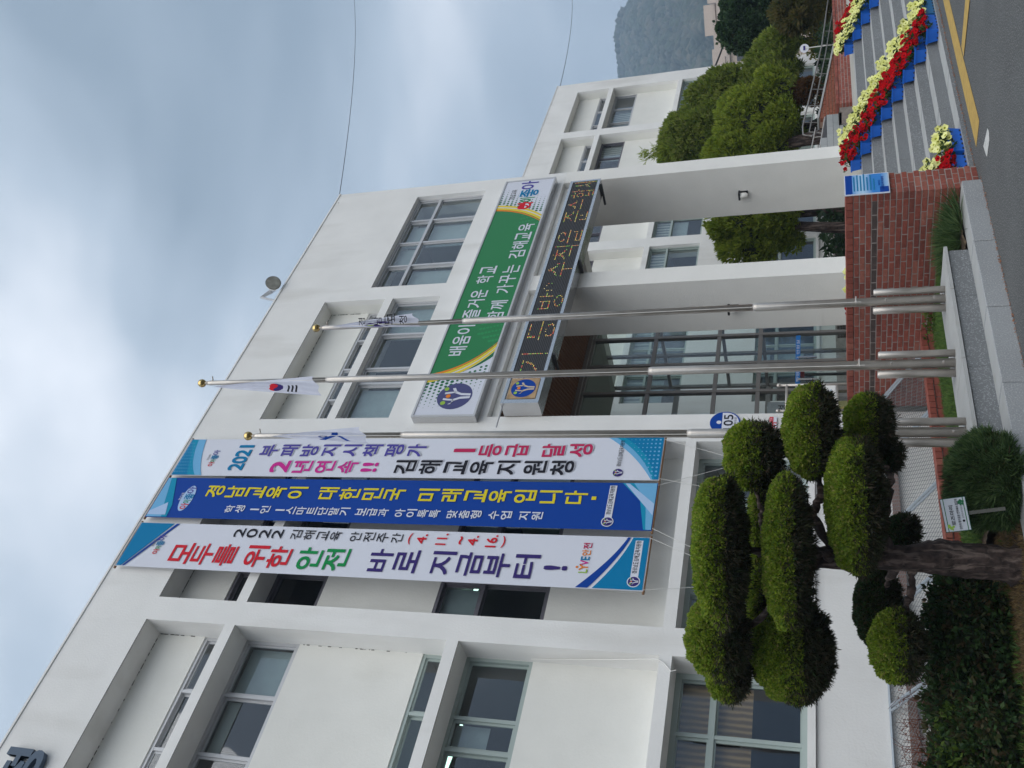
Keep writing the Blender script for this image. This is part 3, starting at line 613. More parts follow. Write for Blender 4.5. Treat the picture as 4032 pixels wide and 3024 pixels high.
# lattice ceiling of the porch
LAT = mat('brown_lattice', (0.24, 0.11, 0.055), 0.6)
bb = MB(); bb.box(C0, 16.15, 10.16, 13.36, 6.74, 6.76); B(bb.obj('lattice_backing', mat('lattice_dark', (.02, .012, .01), .9)))
bb = MB(); z = 6.70; P_ = .10; s_ = 1.9
for sgn in (1, -1):
    k = -60
    while k < 110:
        x = C0 + k * P_; y0, y1 = 10.16, 13.36; xa, xb = x, x + sgn * (y1 - y0) / s_
        # clip in x
        t0, t1 = 0.0, 1.0; lo, hi = C0 + .02, 16.13
        if abs(xb - xa) > 1e-6:
            ta, tb = (lo - xa) / (xb - xa), (hi - xa) / (xb - xa); t0, t1 = max(t0, min(ta, tb)), min(t1, max(ta, tb))
        if t1 > t0:
            p, q = (xa + (xb - xa) * t0, y0 + (y1 - y0) * t0), (xa + (xb - xa) * t1, y0 + (y1 - y0) * t1); w = .010
            bb.add([(p[0] - w, p[1], z), (p[0] + w, p[1], z), (q[0] + w, q[1], z), (q[0] - w, q[1], z), (p[0] - w, p[1], z + .02), (p[0] + w, p[1], z + .02), (q[0] + w, q[1], z + .02), (q[0] - w, q[1], z + .02)],
                   [(0, 1, 2, 3), (0, 4, 5, 1), (2, 6, 7, 3), (1, 5, 6, 2), (3, 7, 4, 0)])
        k += 1
stuff(B(bb.obj('lattice_ceiling', LAT)))
box_part('lattice_frame', C0, 16.15, 13.30, 13.38, 6.62, 6.70, BRZ); box_part('lattice_frame', 16.13, 16.52, 10.5, 15.5, 6.62, 6.79, WALLIN); box_part('lattice_frame', C0, 16.5, 10.12, 10.16, 6.66, 6.79, WALLIN)
# entrance screen
YG = 13.4
es = MB(); XS = [10.4, 11.24, 12.09, 12.93, 13.77, 14.6, 15.47, 15.98]; ZS = [1.09, 3.02, 3.87, 5.22, 6.62]
for x in XS: es.box(x - .035, x + .035, YG, YG + .09, 1.085, 6.62)
for z in ZS[1:]: es.box(C0, 16.02, YG + .008, YG + .082, z - .04, z + .04)
es.box(C0, 16.02, YG + .01, YG + .08, 1.085, 1.14)
for z in ZS[1:]: es.box(15.95, 16.01, YG + .09, 15.4, z - .035, z + .035)
for y in (14.4, 15.4): es.box(15.945, 16.015, y - .035, y + .035, 1.085, 6.62)
scr = B(es.obj('entrance_screen', BRZ))
for i in range(len(XS) - 1):
    for j in range(4):
        g = MB(); g.box(XS[i] + .035, XS[i + 1] - .035, YG + .04, YG + .05, ZS[j] + .04, ZS[j + 1] - .04); g.obj('pane', GLASSC, scr)
for (y0, y1) in ((YG + .09, 14.36), (14.44, 15.36)):
    for j in range(4): g = MB(); g.box(15.975, 15.985, y0, y1, ZS[j] + .04, ZS[j + 1] - .04); g.obj('pane', GLASSC, scr)
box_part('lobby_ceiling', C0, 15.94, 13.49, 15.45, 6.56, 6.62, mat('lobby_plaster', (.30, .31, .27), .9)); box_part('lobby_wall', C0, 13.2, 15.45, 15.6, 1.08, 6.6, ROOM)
box_part('lobby_beam', 13.2, 15.98, 15.40, 15.47, 5.0, 5.12, BRZ); box_part('lobby_beam', 13.2, 15.98, 15.40, 15.47, 2.95, 3.05, BRZ)
for x in (13.9, 14.9): box_part('lobby_post', x, x + .06, 15.41, 15.46, 1.09, 6.56, BRZ)
for x in (14.65, 14.0): box_part('door_push_plate', x, x + .05, YG - .03, YG - .002, 1.9, 2.25, CHROME)
bb = MB(); bb.box(13.0, 15.4, YG + .028, YG + .036, 2.22, 2.31); B(bb.obj('blue_glass_strip', mat('strip_blue', (.01, .17, .52), .5)))
bb = MB(); put(bb, '오시는 길을 환영합니다 민원실', 13.15, 15.25, 2.235, 2.295, YG + .026, .01); B(bb.obj('strip_lettering', BW))
bb = MB(); bb.box(12.0, 13.7, 15.3, 15.4, 3.0, 5.2); B(bb.obj('lobby_mural', mat('mural_blue', (.03, .12, .36), .4, var=.4, vscale=1.5)))
bs = thing('standing_banner', 'grey and yellow standing banner behind the entrance glass', 'banner', (13.35, 13.62, 1.09))
bb = MB(); bb.box(-.32, .3, 0, .01, .02, 1.75); bb.obj('cloth', flat('banner_grey', (.30, .31, .33)), bs); bb = MB(); bb.box(-.32, .3, -.004, -.001, .04, .95); bb.obj('yellow_panel', flat('banner_mustard', (.33, .28, .09)), bs)
for z in (.62, .30): bb = MB(); disc(bb, .02, z, .13, -.006); bb.obj('round_badge', flat('badge', (.48, .32, .07)), bs)
bb = MB(); put(bb, '청렴', -.2, .2, 1.3, 1.55, -.003, .02); bb.obj('lettering', PBLK, bs); bb = MB(); bb.box(-.3, .28, -.06, .08, -.005, .02); bb.obj('foot', BLACK, bs)
um = thing('umbrella_stand', 'dark umbrella wrapping stand with a red head inside the glass entrance', 'stand', (14.55, 13.75, 1.09))
bb = MB(); bb.tube([(0, 0, 0), (0, 0, 1.1)], .03, 8); bb.obj('pole', BLACK, um); bb = MB(); bb.box(-.08, .22, -.04, .04, 1.06, 1.14); bb.obj('head', flat('stand_red', (.22, .03, .03)), um)

# wall lamps on the fins
def lamp(x, label):
    t = thing('wall_lamp', label, 'lamp', (x, 10.62, 3.24), 'wall lamps on the portico fins')
    bb = MB(); bb.box(-.13, 0, -.075, .075, .03, .065); bb.box(-.018, -.001, -.06, .06, -.12, .03); bb.obj('bracket', BLACK, t)
    bb = MB(); bb.tube([(-.075, 0, .03), (-.075, 0, -.08), (-.075, 0, -.12)], [.055, .055, .03], 14); bb.obj('lamp_shade', WHITEP, t, smooth=True)
lamp(FIN3[0], 'small black and white wall lamp on the right portico fin'); lamp(FIN2[0], 'small black and white wall lamp on the middle portico fin')

# green sign board
sg = thing('sign_board', 'long green and white sign board over the portico with white lettering', 'sign', (9.66, 9.86, 6.93))
SX0, SX1, SZ0, SZ1, SY = 9.66, 16.56, 6.93, 8.03, 9.85
def S(o, p=None): p = p or sg; o.location = Vector(o.location) - p.location; o.parent = p; return o
def hw(): # a list that adopts new children created at world coordinates
    return None
class At:
    """temporary parent at the origin so helpers can use world coordinates"""
    def __init__(s, par): s.par = par; s.b = set(o.name for o in bpy.data.objects)
    def done(s):
        for o in list(bpy.data.objects):
            if o.name not in s.b and o.parent is None and o.type == 'MESH': S(o, s.par)
b = MB(); b.box(SX0, SX1, SY + .012, 9.998, SZ0, SZ1); S(b.obj('sign_box', CHROME))
b = MB(); F_ = .035
b.box(SX0, SX1, SY - .012, SY + .012, SZ0, SZ0 + F_); b.box(SX0, SX1, SY - .012, SY + .012, SZ1 - F_, SZ1); b.box(SX0, SX0 + F_, SY - .011, SY + .012, SZ0 + F_, SZ1 - F_); b.box(SX1 - F_, SX1, SY - .011, SY + .012, SZ0 + F_, SZ1 - F_)
S(b.obj('sign_frame', ALU))
b = MB(); b.box(SX0 + F_, SX1 - F_, SY, SY + .011, SZ0 + F_, SZ1 - F_); S(b.obj('sign_face', SWHT))
at = At(sg)
zt, zb = SZ1 - F_, SZ0 + F_
Lc = bez((10.55, zt), (10.68, 7.35), (11.30, zb)); Rc = bez((15.58, zt), (15.52, 7.4), (15.12, zb))
b = MB(); strip(b, Lc, Rc, SY - .001); b.obj('green_field', SGRN)
for dx, w, m in ((0, .06, SYEL), (.06, .05, PORG)):
    b = MB(); strip(b, [(x + dx * (1 + i * .06), z) for i, (x, z) in enumerate(Lc)], [(x + dx + w * (1 + i * .03), z) for i, (x, z) in enumerate(Lc)], SY - .002); b.obj('swoosh', m)
    b = MB(); strip(b, [(x - dx * (1 + i * .06), z) for i, (x, z) in enumerate(Rc)], [(x - dx - w * (1 + i * .03), z) for i, (x, z) in enumerate(Rc)], SY - .002); b.obj('swoosh', m)
b = MB(); strip(b, [(x - .10 + .0 * i, z) for i, (x, z) in enumerate(Lc)], [(x - .03, z) for i, (x, z) in enumerate(Lc)], SY - .0015); b.obj('swoosh', SYEL)
b = MB(); strip(b, [(x + .03, z) for i, (x, z) in enumerate(Rc)], [(x + .09, z) for i, (x, z) in enumerate(Rc)], SY - .0015); b.obj('swoosh', SYEL)
b = MB(); strip(b, [(x - .10 - .02 * (i - 7), z) for i, (x, z) in enumerate(Lc) if i >= 7], [(x - .11, z) for i, (x, z) in enumerate(Lc) if i >= 7], SY - .0015); b.obj('swoosh', SDGR)
b = MB()
for i in range(15):
    for j in range(12):
        z = zt - .03 - j * .085; 
        x = 10.50 - i * .075 - (.037 if j % 2 else 0) + max(0, j - 5) * .06; r = .034 * max(0, 1 - i / 10) * (1 if j < 6 else .75)
        if x > SX0 + .06 and r > .004 and z > zb + .03: disc(b, x, z, r, SY - .0012, 8)
        x = 15.72 + i * .07 + (.035 if j % 2 else 0) - j * .035; r = .030 * max(0, 1 - i / 9)
        if x < SX1 - .08 and r > .004 and z > zb + .03: disc(b, x, z, r, SY - .0012, 8)
stuff(b.obj('halftone_dots', SDGR))
b = MB()
for i in range(9):
    for j in range(7):
        x = 11.35 + i * .13 + j * .05 + (.06 if j % 2 else 0); z = zb + .05 + j * .06; r = .032 * (1 - i / 10)
        disc(b, x, z, r, SY - .0014, 8); x = 14.95 - i * .13 + (.06 if j % 2 else 0)
        if i < 6: disc(b, x + j * .05, z, r * .8, SY - .0014, 8)
stuff(b.obj('halftone_dots', flat('mid_green', (.02, .26, .08), .35)))
at.done()
at = At(sg); emblem(None, 10.12, 7.40, .30, SY - .002, mat('sign_navy', (.045, .045, .16), .35), SWHT); at.done()
def row(par, text, x0, x1, z0, z1, y, bold, m, name='lettering'):
    """each character in its own cell, spaces take a part of a cell"""
    w = [(.55 if ch == ' ' else (.6 if ch in '1.!~' else 1)) for ch in text]; T = sum(w); b = MB(); x = x0
    for ch, q in zip(text, w):
        cw = (x1 - x0) * q / T
        if ch != ' ': put(b, ch, x + cw * .07, x + cw * .93, z0, z1, y, bold)
        x += cw
    return b.obj(name, m, par)
at = At(sg)
row(None, '배움이 즐거운 학교', 11.08, 13.62, 7.50, 7.82, SY - .004, .02, SWHT)
row(None, '함께 가꾸는 김해교육', 11.98, 14.95, 7.04, 7.36, SY - .004, .02, SWHT)
idol_logo(None, 15.98, 7.42, 1.05, SY - .004)
b = MB(); disc(b, 15.58, 7.40, .13, SY - .0035, 20); b.obj('logo_face', PRED); b = MB(); disc(b, 15.58, 7.40, .085, SY - .0045, 16, math.pi, 2 * math.pi); b.obj('logo_smile', SWHT)
at.done()
# LED message board
lb = thing('led_display', 'long black scrolling message display with dotted amber lettering under the green sign', 'display', (9.78, 9.70, 5.9))
LX0, LX1, LZ0, LZ1, LY = 9.78, 16.08, 5.88, 6.50, 9.70
b = MB(); b.box(LX0, LX1, LY + .01, 9.98, LZ0, LZ1); S(b.obj('housing', CHROME), lb)
b = MB(); b.box(LX0, LX1, LY - .01, LY + .01, LZ0, LZ0 + .055); b.box(LX0, LX1, LY - .01, LY + .01, LZ1 - .055, LZ1); b.box(LX0, LX0 + .08, LY - .009, LY + .01, LZ0 + .055, LZ1 - .055); b.box(LX1 - .05, LX1, LY - .009, LY + .01, LZ0 + .055, LZ1 - .055); b.box(10.36, 10.42, LY - .009, LY + .01, LZ0 + .055, LZ1 - .055)
S(b.obj('rim', CHROME), lb)
b = MB(); b.box(10.42, LX1 - .05, LY, LY + .01, LZ0 + .055, LZ1 - .055); S(b.obj('led_panel', BLACK), lb)
b = MB(); ncol = 200; pitch = (LX1 - .05 - 10.42) / ncol
for j in range(17):
    z = LZ0 + .07 + j * .0305; b.box(10.43, LX1 - .06, LY - .003, LY, z, z + .011)
stuff(S(b.obj('led_rows', DARKG), lb))
LEDM = mat('led_amber', (0, 0, 0), 0.5, emit=(1, .6, .1), estr=0.7)
t = LEDM.node_tree; bs_ = t.nodes['Principled BSDF']; g_ = t.nodes.new('ShaderNodeNewGeometry')
rp_ = t.nodes.new('ShaderNodeValToRGB'); rp_.color_ramp.interpolation = 'CONSTANT'; el = rp_.color_ramp.elements
for i_, c_ in enumerate([(1, .75, .15), (1, .12, .06), (.35, .85, .1), (1, .8, .35), (.9, .6, .1), (1, .3, .1)]):
    e_ = el[i_] if i_ < 2 else el.new(0.9); e_.position = i_ / 6; e_.color = (*c_, 1)
t.links.new(g_.outputs['Random Per Island'], rp_.inputs[0]); t.links.new(rp_.outputs[0], bs_.inputs['Emission Color'])
def raster(ch, nx=16, nz=16, bold=-.01):
    """dot matrix of a character by testing dot centres against its triangles"""
    V, F, mn, mx_ = glyph(ch, bold, 2); U = (V - mn) / np.maximum(mx_ - mn, 1e-6); out = np.zeros((nz, nx), bool)
    gx, gz_ = np.meshgrid((np.arange(nx) + .5) / nx, (np.arange(nz) + .5) / nz)
    for f in F:
        for k in range(1, len(f) - 1):
            A, Bq, Cq = U[f[0]], U[f[k]], U[f[k + 1]]
            d = (Bq[0] - A[0]) * (Cq[1] - A[1]) - (Cq[0] - A[0]) * (Bq[1] - A[1])
            if abs(d) < 1e-9: continue
            u = ((gx - A[0]) * (Cq[1] - A[1]) - (Cq[0] - A[0]) * (gz_ - A[1])) / d; v = ((Bq[0] - A[0]) * (gz_ - A[1]) - (gx - A[0]) * (Bq[1] - A[1])) / d
            out |= (u >= 0) & (v >= 0) & (u + v <= 1)
    return out
b = MB()
for ch, xa, xb in (('기', 10.48, 10.95), ('등', 11.25, 11.73), ('방', 12.05, 12.5), ('역', 12.55, 12.78), ('수', 12.95, 13.38), ('칙', 13.45, 13.88), ('을', 13.95, 14.38), ('준', 14.62, 15.02), ('수', 15.05, 15.4), ('합', 15.45, 15.78), ('시', 15.82, 16.02)):
    R_ = raster(ch, int((xb - xa) / .028))
    for j in range(R_.shape[0]):
        for i in range(R_.shape[1]):
            if R_[j, i] and random.random() < .93:
                if ch == '역' and (j < 9 or random.random() < .6): continue
                x = xa + (i + .5) * .028; z = LZ0 + .082 + j * .0282; s = .0085
                b.add([(x - s, LY - .004, z), (x, LY - .004, z - s), (x + s, LY - .004, z), (x, LY - .004, z + s)], [(0, 1, 2, 3)])
stuff(S(b.obj('led_lettering', LEDM), lb))
at = At(lb); b = MB(); b.box(9.88, 10.34, LY - .003, LY + .001, LZ0 + .075, LZ1 - .075); b.obj('logo_panel', mat('logo_sepia', (.38, .25, .13), .4, var=.3, vscale=8))
emblem(None, 10.11, 6.19, .20, LY - .005, PBLU, mat('worn_cream', (.55, .45, .33), .5)); at.done()
b = MB(); b.tube([(9.8, 9.8, 6.5), (9.28, 9.7, 6.44)], .012, 6); b.tube([(9.83, 9.82, 6.5), (9.78, 9.80, 6.5)], .02, 6); S(b.obj('stay_rod', ALU), lb)
for x in (10.9, 13.4, 15.9): b = MB(); b.box(x, x + .04, 9.72, 10.2, 5.84, 5.878); S(b.obj('bracket', DARKG), lb)

# large raised letters of the office name, the last one just inside the frame
wl = thing('wall_lettering', 'raised blue grey letter high on the white wall at the bottom left corner', 'lettering', (3.46, 9.99, 11.60))
b = MB(); put(b, '청', -.31, .31, -.30, .34, -.075, .05); k = len(b.v); nf = len(b.f)
b.v += [(v[0], -.002, v[2]) for v in b.v[:k]]; ec = {}
for f in b.f[:nf]:
    for i in range(len(f)): ec.setdefault(frozenset((f[i], f[(i + 1) % len(f)])), []).append((f[i], f[(i + 1) % len(f)]))
for e_ in [v[0] for v in ec.values() if len(v) == 1]: b.f.append((e_[0], e_[1], e_[1] + k, e_[0] + k)); b.m.append(0)
b.obj('letter', flat('letter_blue_grey', (.075, .11, .16), .5), wl)

# round address plate + small red emergency plate on the pier
t105 = thing('address_plate', 'round blue and white plate reading 105 on the white pier', 'sign', (9.60, 9.99, 3.09))
b = MB(); disc(b, 0, 0, .215, -.012, 36); b.add([(0, 0, 0)], []); b.obj('plate', PBLU, t105)
b = MB(); disc(b, 0, 0, .195, -.014, 36, math.pi * 1.0 + .15, 2 * math.pi - .15); poly(b, [(-.192, -.03), (.192, -.03), (.192, .04), (-.192, .04)], -.0142); b.obj('white_field', BW, t105)
b = MB(); put(b, '105', -.15, .15, -.115, .02, -.016, .02); b.obj('number', PBLK, t105)
b = MB(); put(b, '김해대로', -.1, .1, -.165, -.13, -.016, .0); b.obj('caption', PBLK, t105); b = MB(); disc(b, 0, .085, .035, -.016, 12); b.obj('badge', BW, t105)
t112 = thing('emergency_plate', 'small red and white plate reading 112 low on the white pier', 'sign', (9.58, 9.99, 2.42))
b = MB(); b.box(-.12, .12, -.01, 0, -.05, .05); b.obj('plate', BW, t112); b = MB(); b.box(-.12, .12, -.012, -.0101, -.004, .05); b.obj('red_band', PRED, t112)
b = MB(); put(b, '112', -.1, .02, -.045, -.008, -.0125, .03); b.obj('lettering', PRED, t112); b = MB(); put(b, '긴급신고', -.1, .1, .008, .042, -.0135, .01); b.obj('lettering', BW, t112)
tin = thing('notice_stand', 'steel framed white notice board with a blue mark beside the entrance', 'sign', (10.15, 10.2, 1.1))
b = MB()
for x in (-.12, .42): b.tube([(x, 0, 0), (x, 0, 1.25)], .022, 8); b.sphere((x, 0, 1.275), .035, 10)
b.tube([(-.12, 0, 1.16), (.42, 0, 1.16)], .02, 8); b.tube([(-.12, 0, 1.02), (.42, 0, 1.02)], .016, 8); b.tube([(-.12, 0, .45), (.42, 0, .45)], .016, 8); b.obj('frame', STEEL, tin, smooth=True)
b = MB(); b.box(-.09, .39, -.01, .01, .47, 1.0); b.obj('board', WHITEP, tin)
b = MB(); disc(b, .30, .90, .055, -.012, 16, ry=.035); b.obj('blue_mark', PBLU, tin); b = MB()
for r in range(7): b.box(-.05, .30 - .05 * (r % 3), -.0125, -.011, .80 - r * .045, .812 - r * .045)
b.obj('printed_lines', PSKY, tin)

# ================================================================== right-hand wing
wg = thing('office_wing', 'far white three storey wing behind the trees with recessed window bays', 'building', (28, 17.1, 1))
WY = 17.1; WE = 35.95; pitch_ = 3.69
def Wp(o): o.location = Vector(o.location) - wg.location; o.parent = wg; return o
bays = [(35.17 - pitch_ * k - 3.24, 35.17 - pitch_ * k) for k in range(7)]
h1 = []; h2 = []
for a, c in bays:
    h1 += [(a, c, 9.87, 11.18), (a, c, 7.10, 9.69), (a, c, 5.37, 6.93), (a, c, 1.99, 3.55)]
    h2 += [(a + .02, c, 9.80, 10.32), (a + .02, c - .02, 8.78, 9.68)]
hL = [h for h in h1 if h[2] < 6]
Wp(holed(11.5, WE, .5, ROOF, h1, WY, WY + .12).obj('front_wall', WALL)); Wp(holed(11.5, WE, 3.6, ROOF - .001, h1, WY + .12, WY + .38).obj('wall_core', WALLIN))
Wp(holed(11.5, WE, 3.6, ROOF - .002, h2 + [h for h in h1 if 5 < h[2] < 6], WY + .38, WY + .5).obj('recessed_wall', WALLIN))
for bx in ((WE - .2, WE, WY + .5, WY + 9, .5, ROOF - .003, WALL), (11.5, WE - .2, WY + .5, WY + 9, 11.6, 11.7, GRAN), (11.5, WE - .2, WY + 3.5, WY + 3.6, .5, 11.6, ROOM), (11.5, WE - .2, WY + .5, WY + 3.5, 7.0, 7.1, ROOMC), (11.5, WE - .2, WY + .5, WY + 3.5, 3.6, 3.7, ROOMC), (11.5, WE - .2, WY + .5, WY + 3.5, 10.4, 10.5, ROOMC)):
    b = MB(); b.box(*bx[:6]); Wp(b.obj('inner_structure', bx[6]))
b = MB(); b.box(11.5, WE + .02, WY - .015, WY + .45, ROOF, ROOF + .03); Wp(b.obj('parapet_cap', WALL))
for k, (a, c) in enumerate(bays):
    cc = [a + (c - a) * t for t in (.33, .66)]
    if k < 4:
        Wp(window(None, a + .02, c, 9.80, 10.32, WY + .40, cc, ALU, dep=.08)); Wp(window(None, a + .02, c - .02, 8.78, 9.68, WY + .39, cc, ALUD if k else ALU, dep=.08, cover=lambda i, j, k=k: (CURTW, 1.0) if (i == 1 and k == 0) or (i == 2 and k == 1) else None))
    if k > 1 or k == 0:
        Wp(window(None, a, c, 5.37, 6.93, WY + .10, [a + (c - a) * .35, a + (c - a) * .68], ALUG, tz=6.38, dep=.08, cover=lambda i, j: (CURTW, 1.0) if j == 1 else ((PALE_SHEET, .5) if i == 0 else None)))
    Wp(window(None, a, c, 1.99, 3.55, WY + .10, [a + (c - a) * .35, a + (c - a) * .68], ALUG, tz=3.0, dep=.08, cover=lambda i, j: (PALE_SHEET, .7) if i == 1 else None))
    b = MB(); b.box(a - .03, c + .03, WY - .05, WY + .10, 1.91, 1.985); Wp(b.obj('window_sill', WALL))
    for z in (11.18,): Wp(crack_line(None, a, c, z, z, WY + .38, 30))
for x, z in ((23.3, 6.5), (23.9, 6.35)): b = MB(); b.box(x, x + .05, WY + 1.2, WY + 2.4, z, z + .04); Wp(b.obj('ceiling_light', LIGHTM))

# ================================================================== BANNERS
def column(text, x0, x1, zt, zb, y, bold, m, gap=.14, sp=.45, shadow=None):
    if shadow: column(text, x0 + .016, x1 + .016, zt - .016, zb - .016, y + .0015, bold, shadow, gap, sp)
    w = [(sp if ch == ' ' else 1.0) for ch in text]; u = (zt - zb) / sum(w); z = zt; b = MB()
    for ch, q in zip(text, w):
        if ch != ' ':
            g = u * gap / 2
            if ch in '.': put(b, ch, (x0 + x1) / 2 - .02, (x0 + x1) / 2 + .02, z - u * .3, z - u * .1, y, bold)
            elif ch == '!': put(b, ch, x0, x1, z - u * q + g, z - g, y, bold, keep=True)
            elif ch in '1': put(b, ch, x0, x1, z - u * q + g, z - g, y, bold, keep=True)
            else: put(b, ch, x0, x1, z - u * q + g, z - g, y, bold)
        z -= u * q
    return b.obj('lettering', m)
BY = 9.90; BT, BB = 12.03, 3.90
def banner(x0, x1, label, m, draw):
    t = thing('hanging_banner', label, 'banner', (x0, BY, BB), 'vertical banners hanging from the roof edge')
    nx, nz_ = 10, 120; X = np.linspace(x0, x1, nx + 1); Z = np.linspace(BB, BT, nz_ + 1)
    XX, ZZ = np.meshgrid(X, Z); YY = BY + .0035 + .0025 * np.sin(ZZ * 2.1 + x0 * 5) * np.sin((XX - x0) / (x1 - x0) * math.pi)
    V = np.stack([XX, YY, ZZ], -1).reshape(-1, 3); i = np.arange((nz_) * (nx + 1)).reshape(nz_, nx + 1)[:, :-1].ravel()
    S(link('cloth', npmesh('cloth', V, np.stack([i, i + 1, i + nx + 2, i + nx + 1], 1), m, smooth=True)), t)
    b = MB()
    for z in (BT, BB): b.tube([(x0 - .03, BY + .02, z), (x1 + .03, BY + .02, z)], .018, 8)
    S(b.obj('rod', mat('wood_rod', (.22, .12, .06), .7)), t)
    at = At(t); draw(x0, x1, BY - .002); at.done()
    return t
def footer(x0, x1, z, y, m=PBLK, back=None, tilt=0):
    w = x1 - x0; 
    if back is not None: b = MB(); b.box(x0 + w * .14, x0 + w * .93, y - .001, y, z - .05, z + .05); disc(b, x0 + w * .16, z, .085, y - .0005, 20); b.obj('label_ground', back)
    emblem(None, x0 + w * .16, z, .072, y - .002, NAVY, BW); row(None, '경상남도김해교육지원청', x0 + w * .30, x0 + w * .92, z - .025, z + .04, y - .003, .012, m)
def d1(x0, x1, y):
    for (c, q, m) in (((x0, 11.42), (x1, 11.55), PSKY), ((x0, 11.55), (x1, 11.70), PTEAL), ((x0, 11.70), (x1, 11.82), PCYA)):
        mid = (x0 + .30, 11.62 if m is PSKY else 11.8)
        a = bez((x0 + .01, c[1] - (.0)), mid, (x1 - .01, q[1] + .18)); b = MB(); strip(b, a, [(p[0], BT - .02) for p in a], y - (.001 if m is PSKY else .002 if m is PTEAL else .003)); b.obj('swoosh', m)
    for (m, dz) in ((PSKY, 0), (PTEAL, -.12), (PCYA, -.24)):
        a = bez((x0 + .01, 4.02 + dz * .2), (x0 + .5, 4.30 + dz), (x1 - .01, 4.72 + dz)); b = MB(); strip(b, [(p[0], max(p[1], BB + .02)) for p in a][::-1], [(p[0], BB + .015) for p in a][::-1], y - (.001 - dz * .01)); b.obj('swoosh', m)
    b = MB()
    for i in range(10):
        for j in range(8):
            r = .018 * (1 - j / 10)
            if j * .06 < .1 + i * .05: disc(b, x0 + .08 + i * .075, BB + .06 + j * .06, r, y - .005, 6); 
            if j * .05 < .1 + (9 - i) * .03: disc(b, x0 + .08 + i * .07, BT - .05 - j * .05, r * .8, y - .005, 6)
    stuff(b.obj('halftone_dots', PSKY))
    idol_logo(None, x0 + .38, 11.36, .36, y)
    b = MB(); 
    for k_, ch in enumerate('2021'): put(b, ch, x0 + .11 + k_ * .15, x0 + .27 + k_ * .15, 10.70, 10.99, y - .002, .045, keep=(ch == '1'))
    b.obj('lettering', PCYA)
    column('부패방지시책평가', x0 + .42, x0 + .68, 10.56, 7.55, y - .002, .04, PUR, shadow=PSHD); column('1등급 달성', x0 + .42, x0 + .68, 7.14, 4.90, y - .002, .04, PCRI, sp=.35, shadow=PSHD)
    column('2년연속', x0 + .07, x0 + .33, 10.22, 8.60, y - .002, .04, PMAG, shadow=PSHD)
    b = MB(); put(b, '!!', x0 + .10, x0 + .30, 8.28, 8.56, y - .002, .05); b.obj('lettering', PMAG)
    column('김해교육지원청', x0 + .07, x0 + .35, 8.03, 5.12, y - .002, .04, PBLK, shadow=PSHD)
    footer(x0, x1, 4.50, y)
def d2(x0, x1, y):
    for (m, h) in ((PTEAL, .0), (PSKY, .16)):
        b = MB(); poly(b, [(x0 + .01, BT - .02), (x0 + .01, 11.62 + h * .6), (x0 + .25, 11.64 + h), (x1 - .01, 11.86 + h * .6), (x1 - .01, BT - .02)], y - .001 - h * .01); b.obj('swoosh', m)
        b = MB(); poly(b, [(x0 + .01, BB + .015), (x1 - .01, BB + .015), (x1 - .01, 4.40 - h), (x0 + .5, 4.12 - h * .5), (x0 + .01, 4.02 - h * .2)], y - .001 - h * .01); b.obj('swoosh', m)
    b = MB(); poly(b, [(x0 + .25, BB + .02), (x0 + .45, BB + .02), (x1 - .02, 4.30), (x1 - .02, 4.36)], y - .004); poly(b, [(x0 + .05, 11.66), (x0 + .3, 11.74), (x0 + .12, BT - .02), (x0 + .05, BT - .02)], y - .004); b.obj('light_beam', PMIST)
    b = MB(); disc(b, x0 + .39, 11.43, .26, y - .0005, 24, ry=.11); b.obj('logo_ground', PMIST)
    idol_logo(None, x0 + .40, 11.41, .46, y - .002, BW)
    column('경남교육이 대한민국 미래교육입니다', x0 + .42, x0 + .66, 11.16, 4.84, y - .002, .035, PYEL, gap=.10)
    b = MB(); b.box(x0 + .50, x0 + .56, y - .004, y - .003, 4.735, 4.80); b.obj('lettering', PYEL)
    column('학생 1인 1스마트단말기 보급과 아이톡톡 맞춤형 수업 지원', x0 + .12, x0 + .27, 10.62, 5.43, y - .002, .03, BW, gap=.12)
    footer(x0, x1, 4.52, y, PBLK, BW)
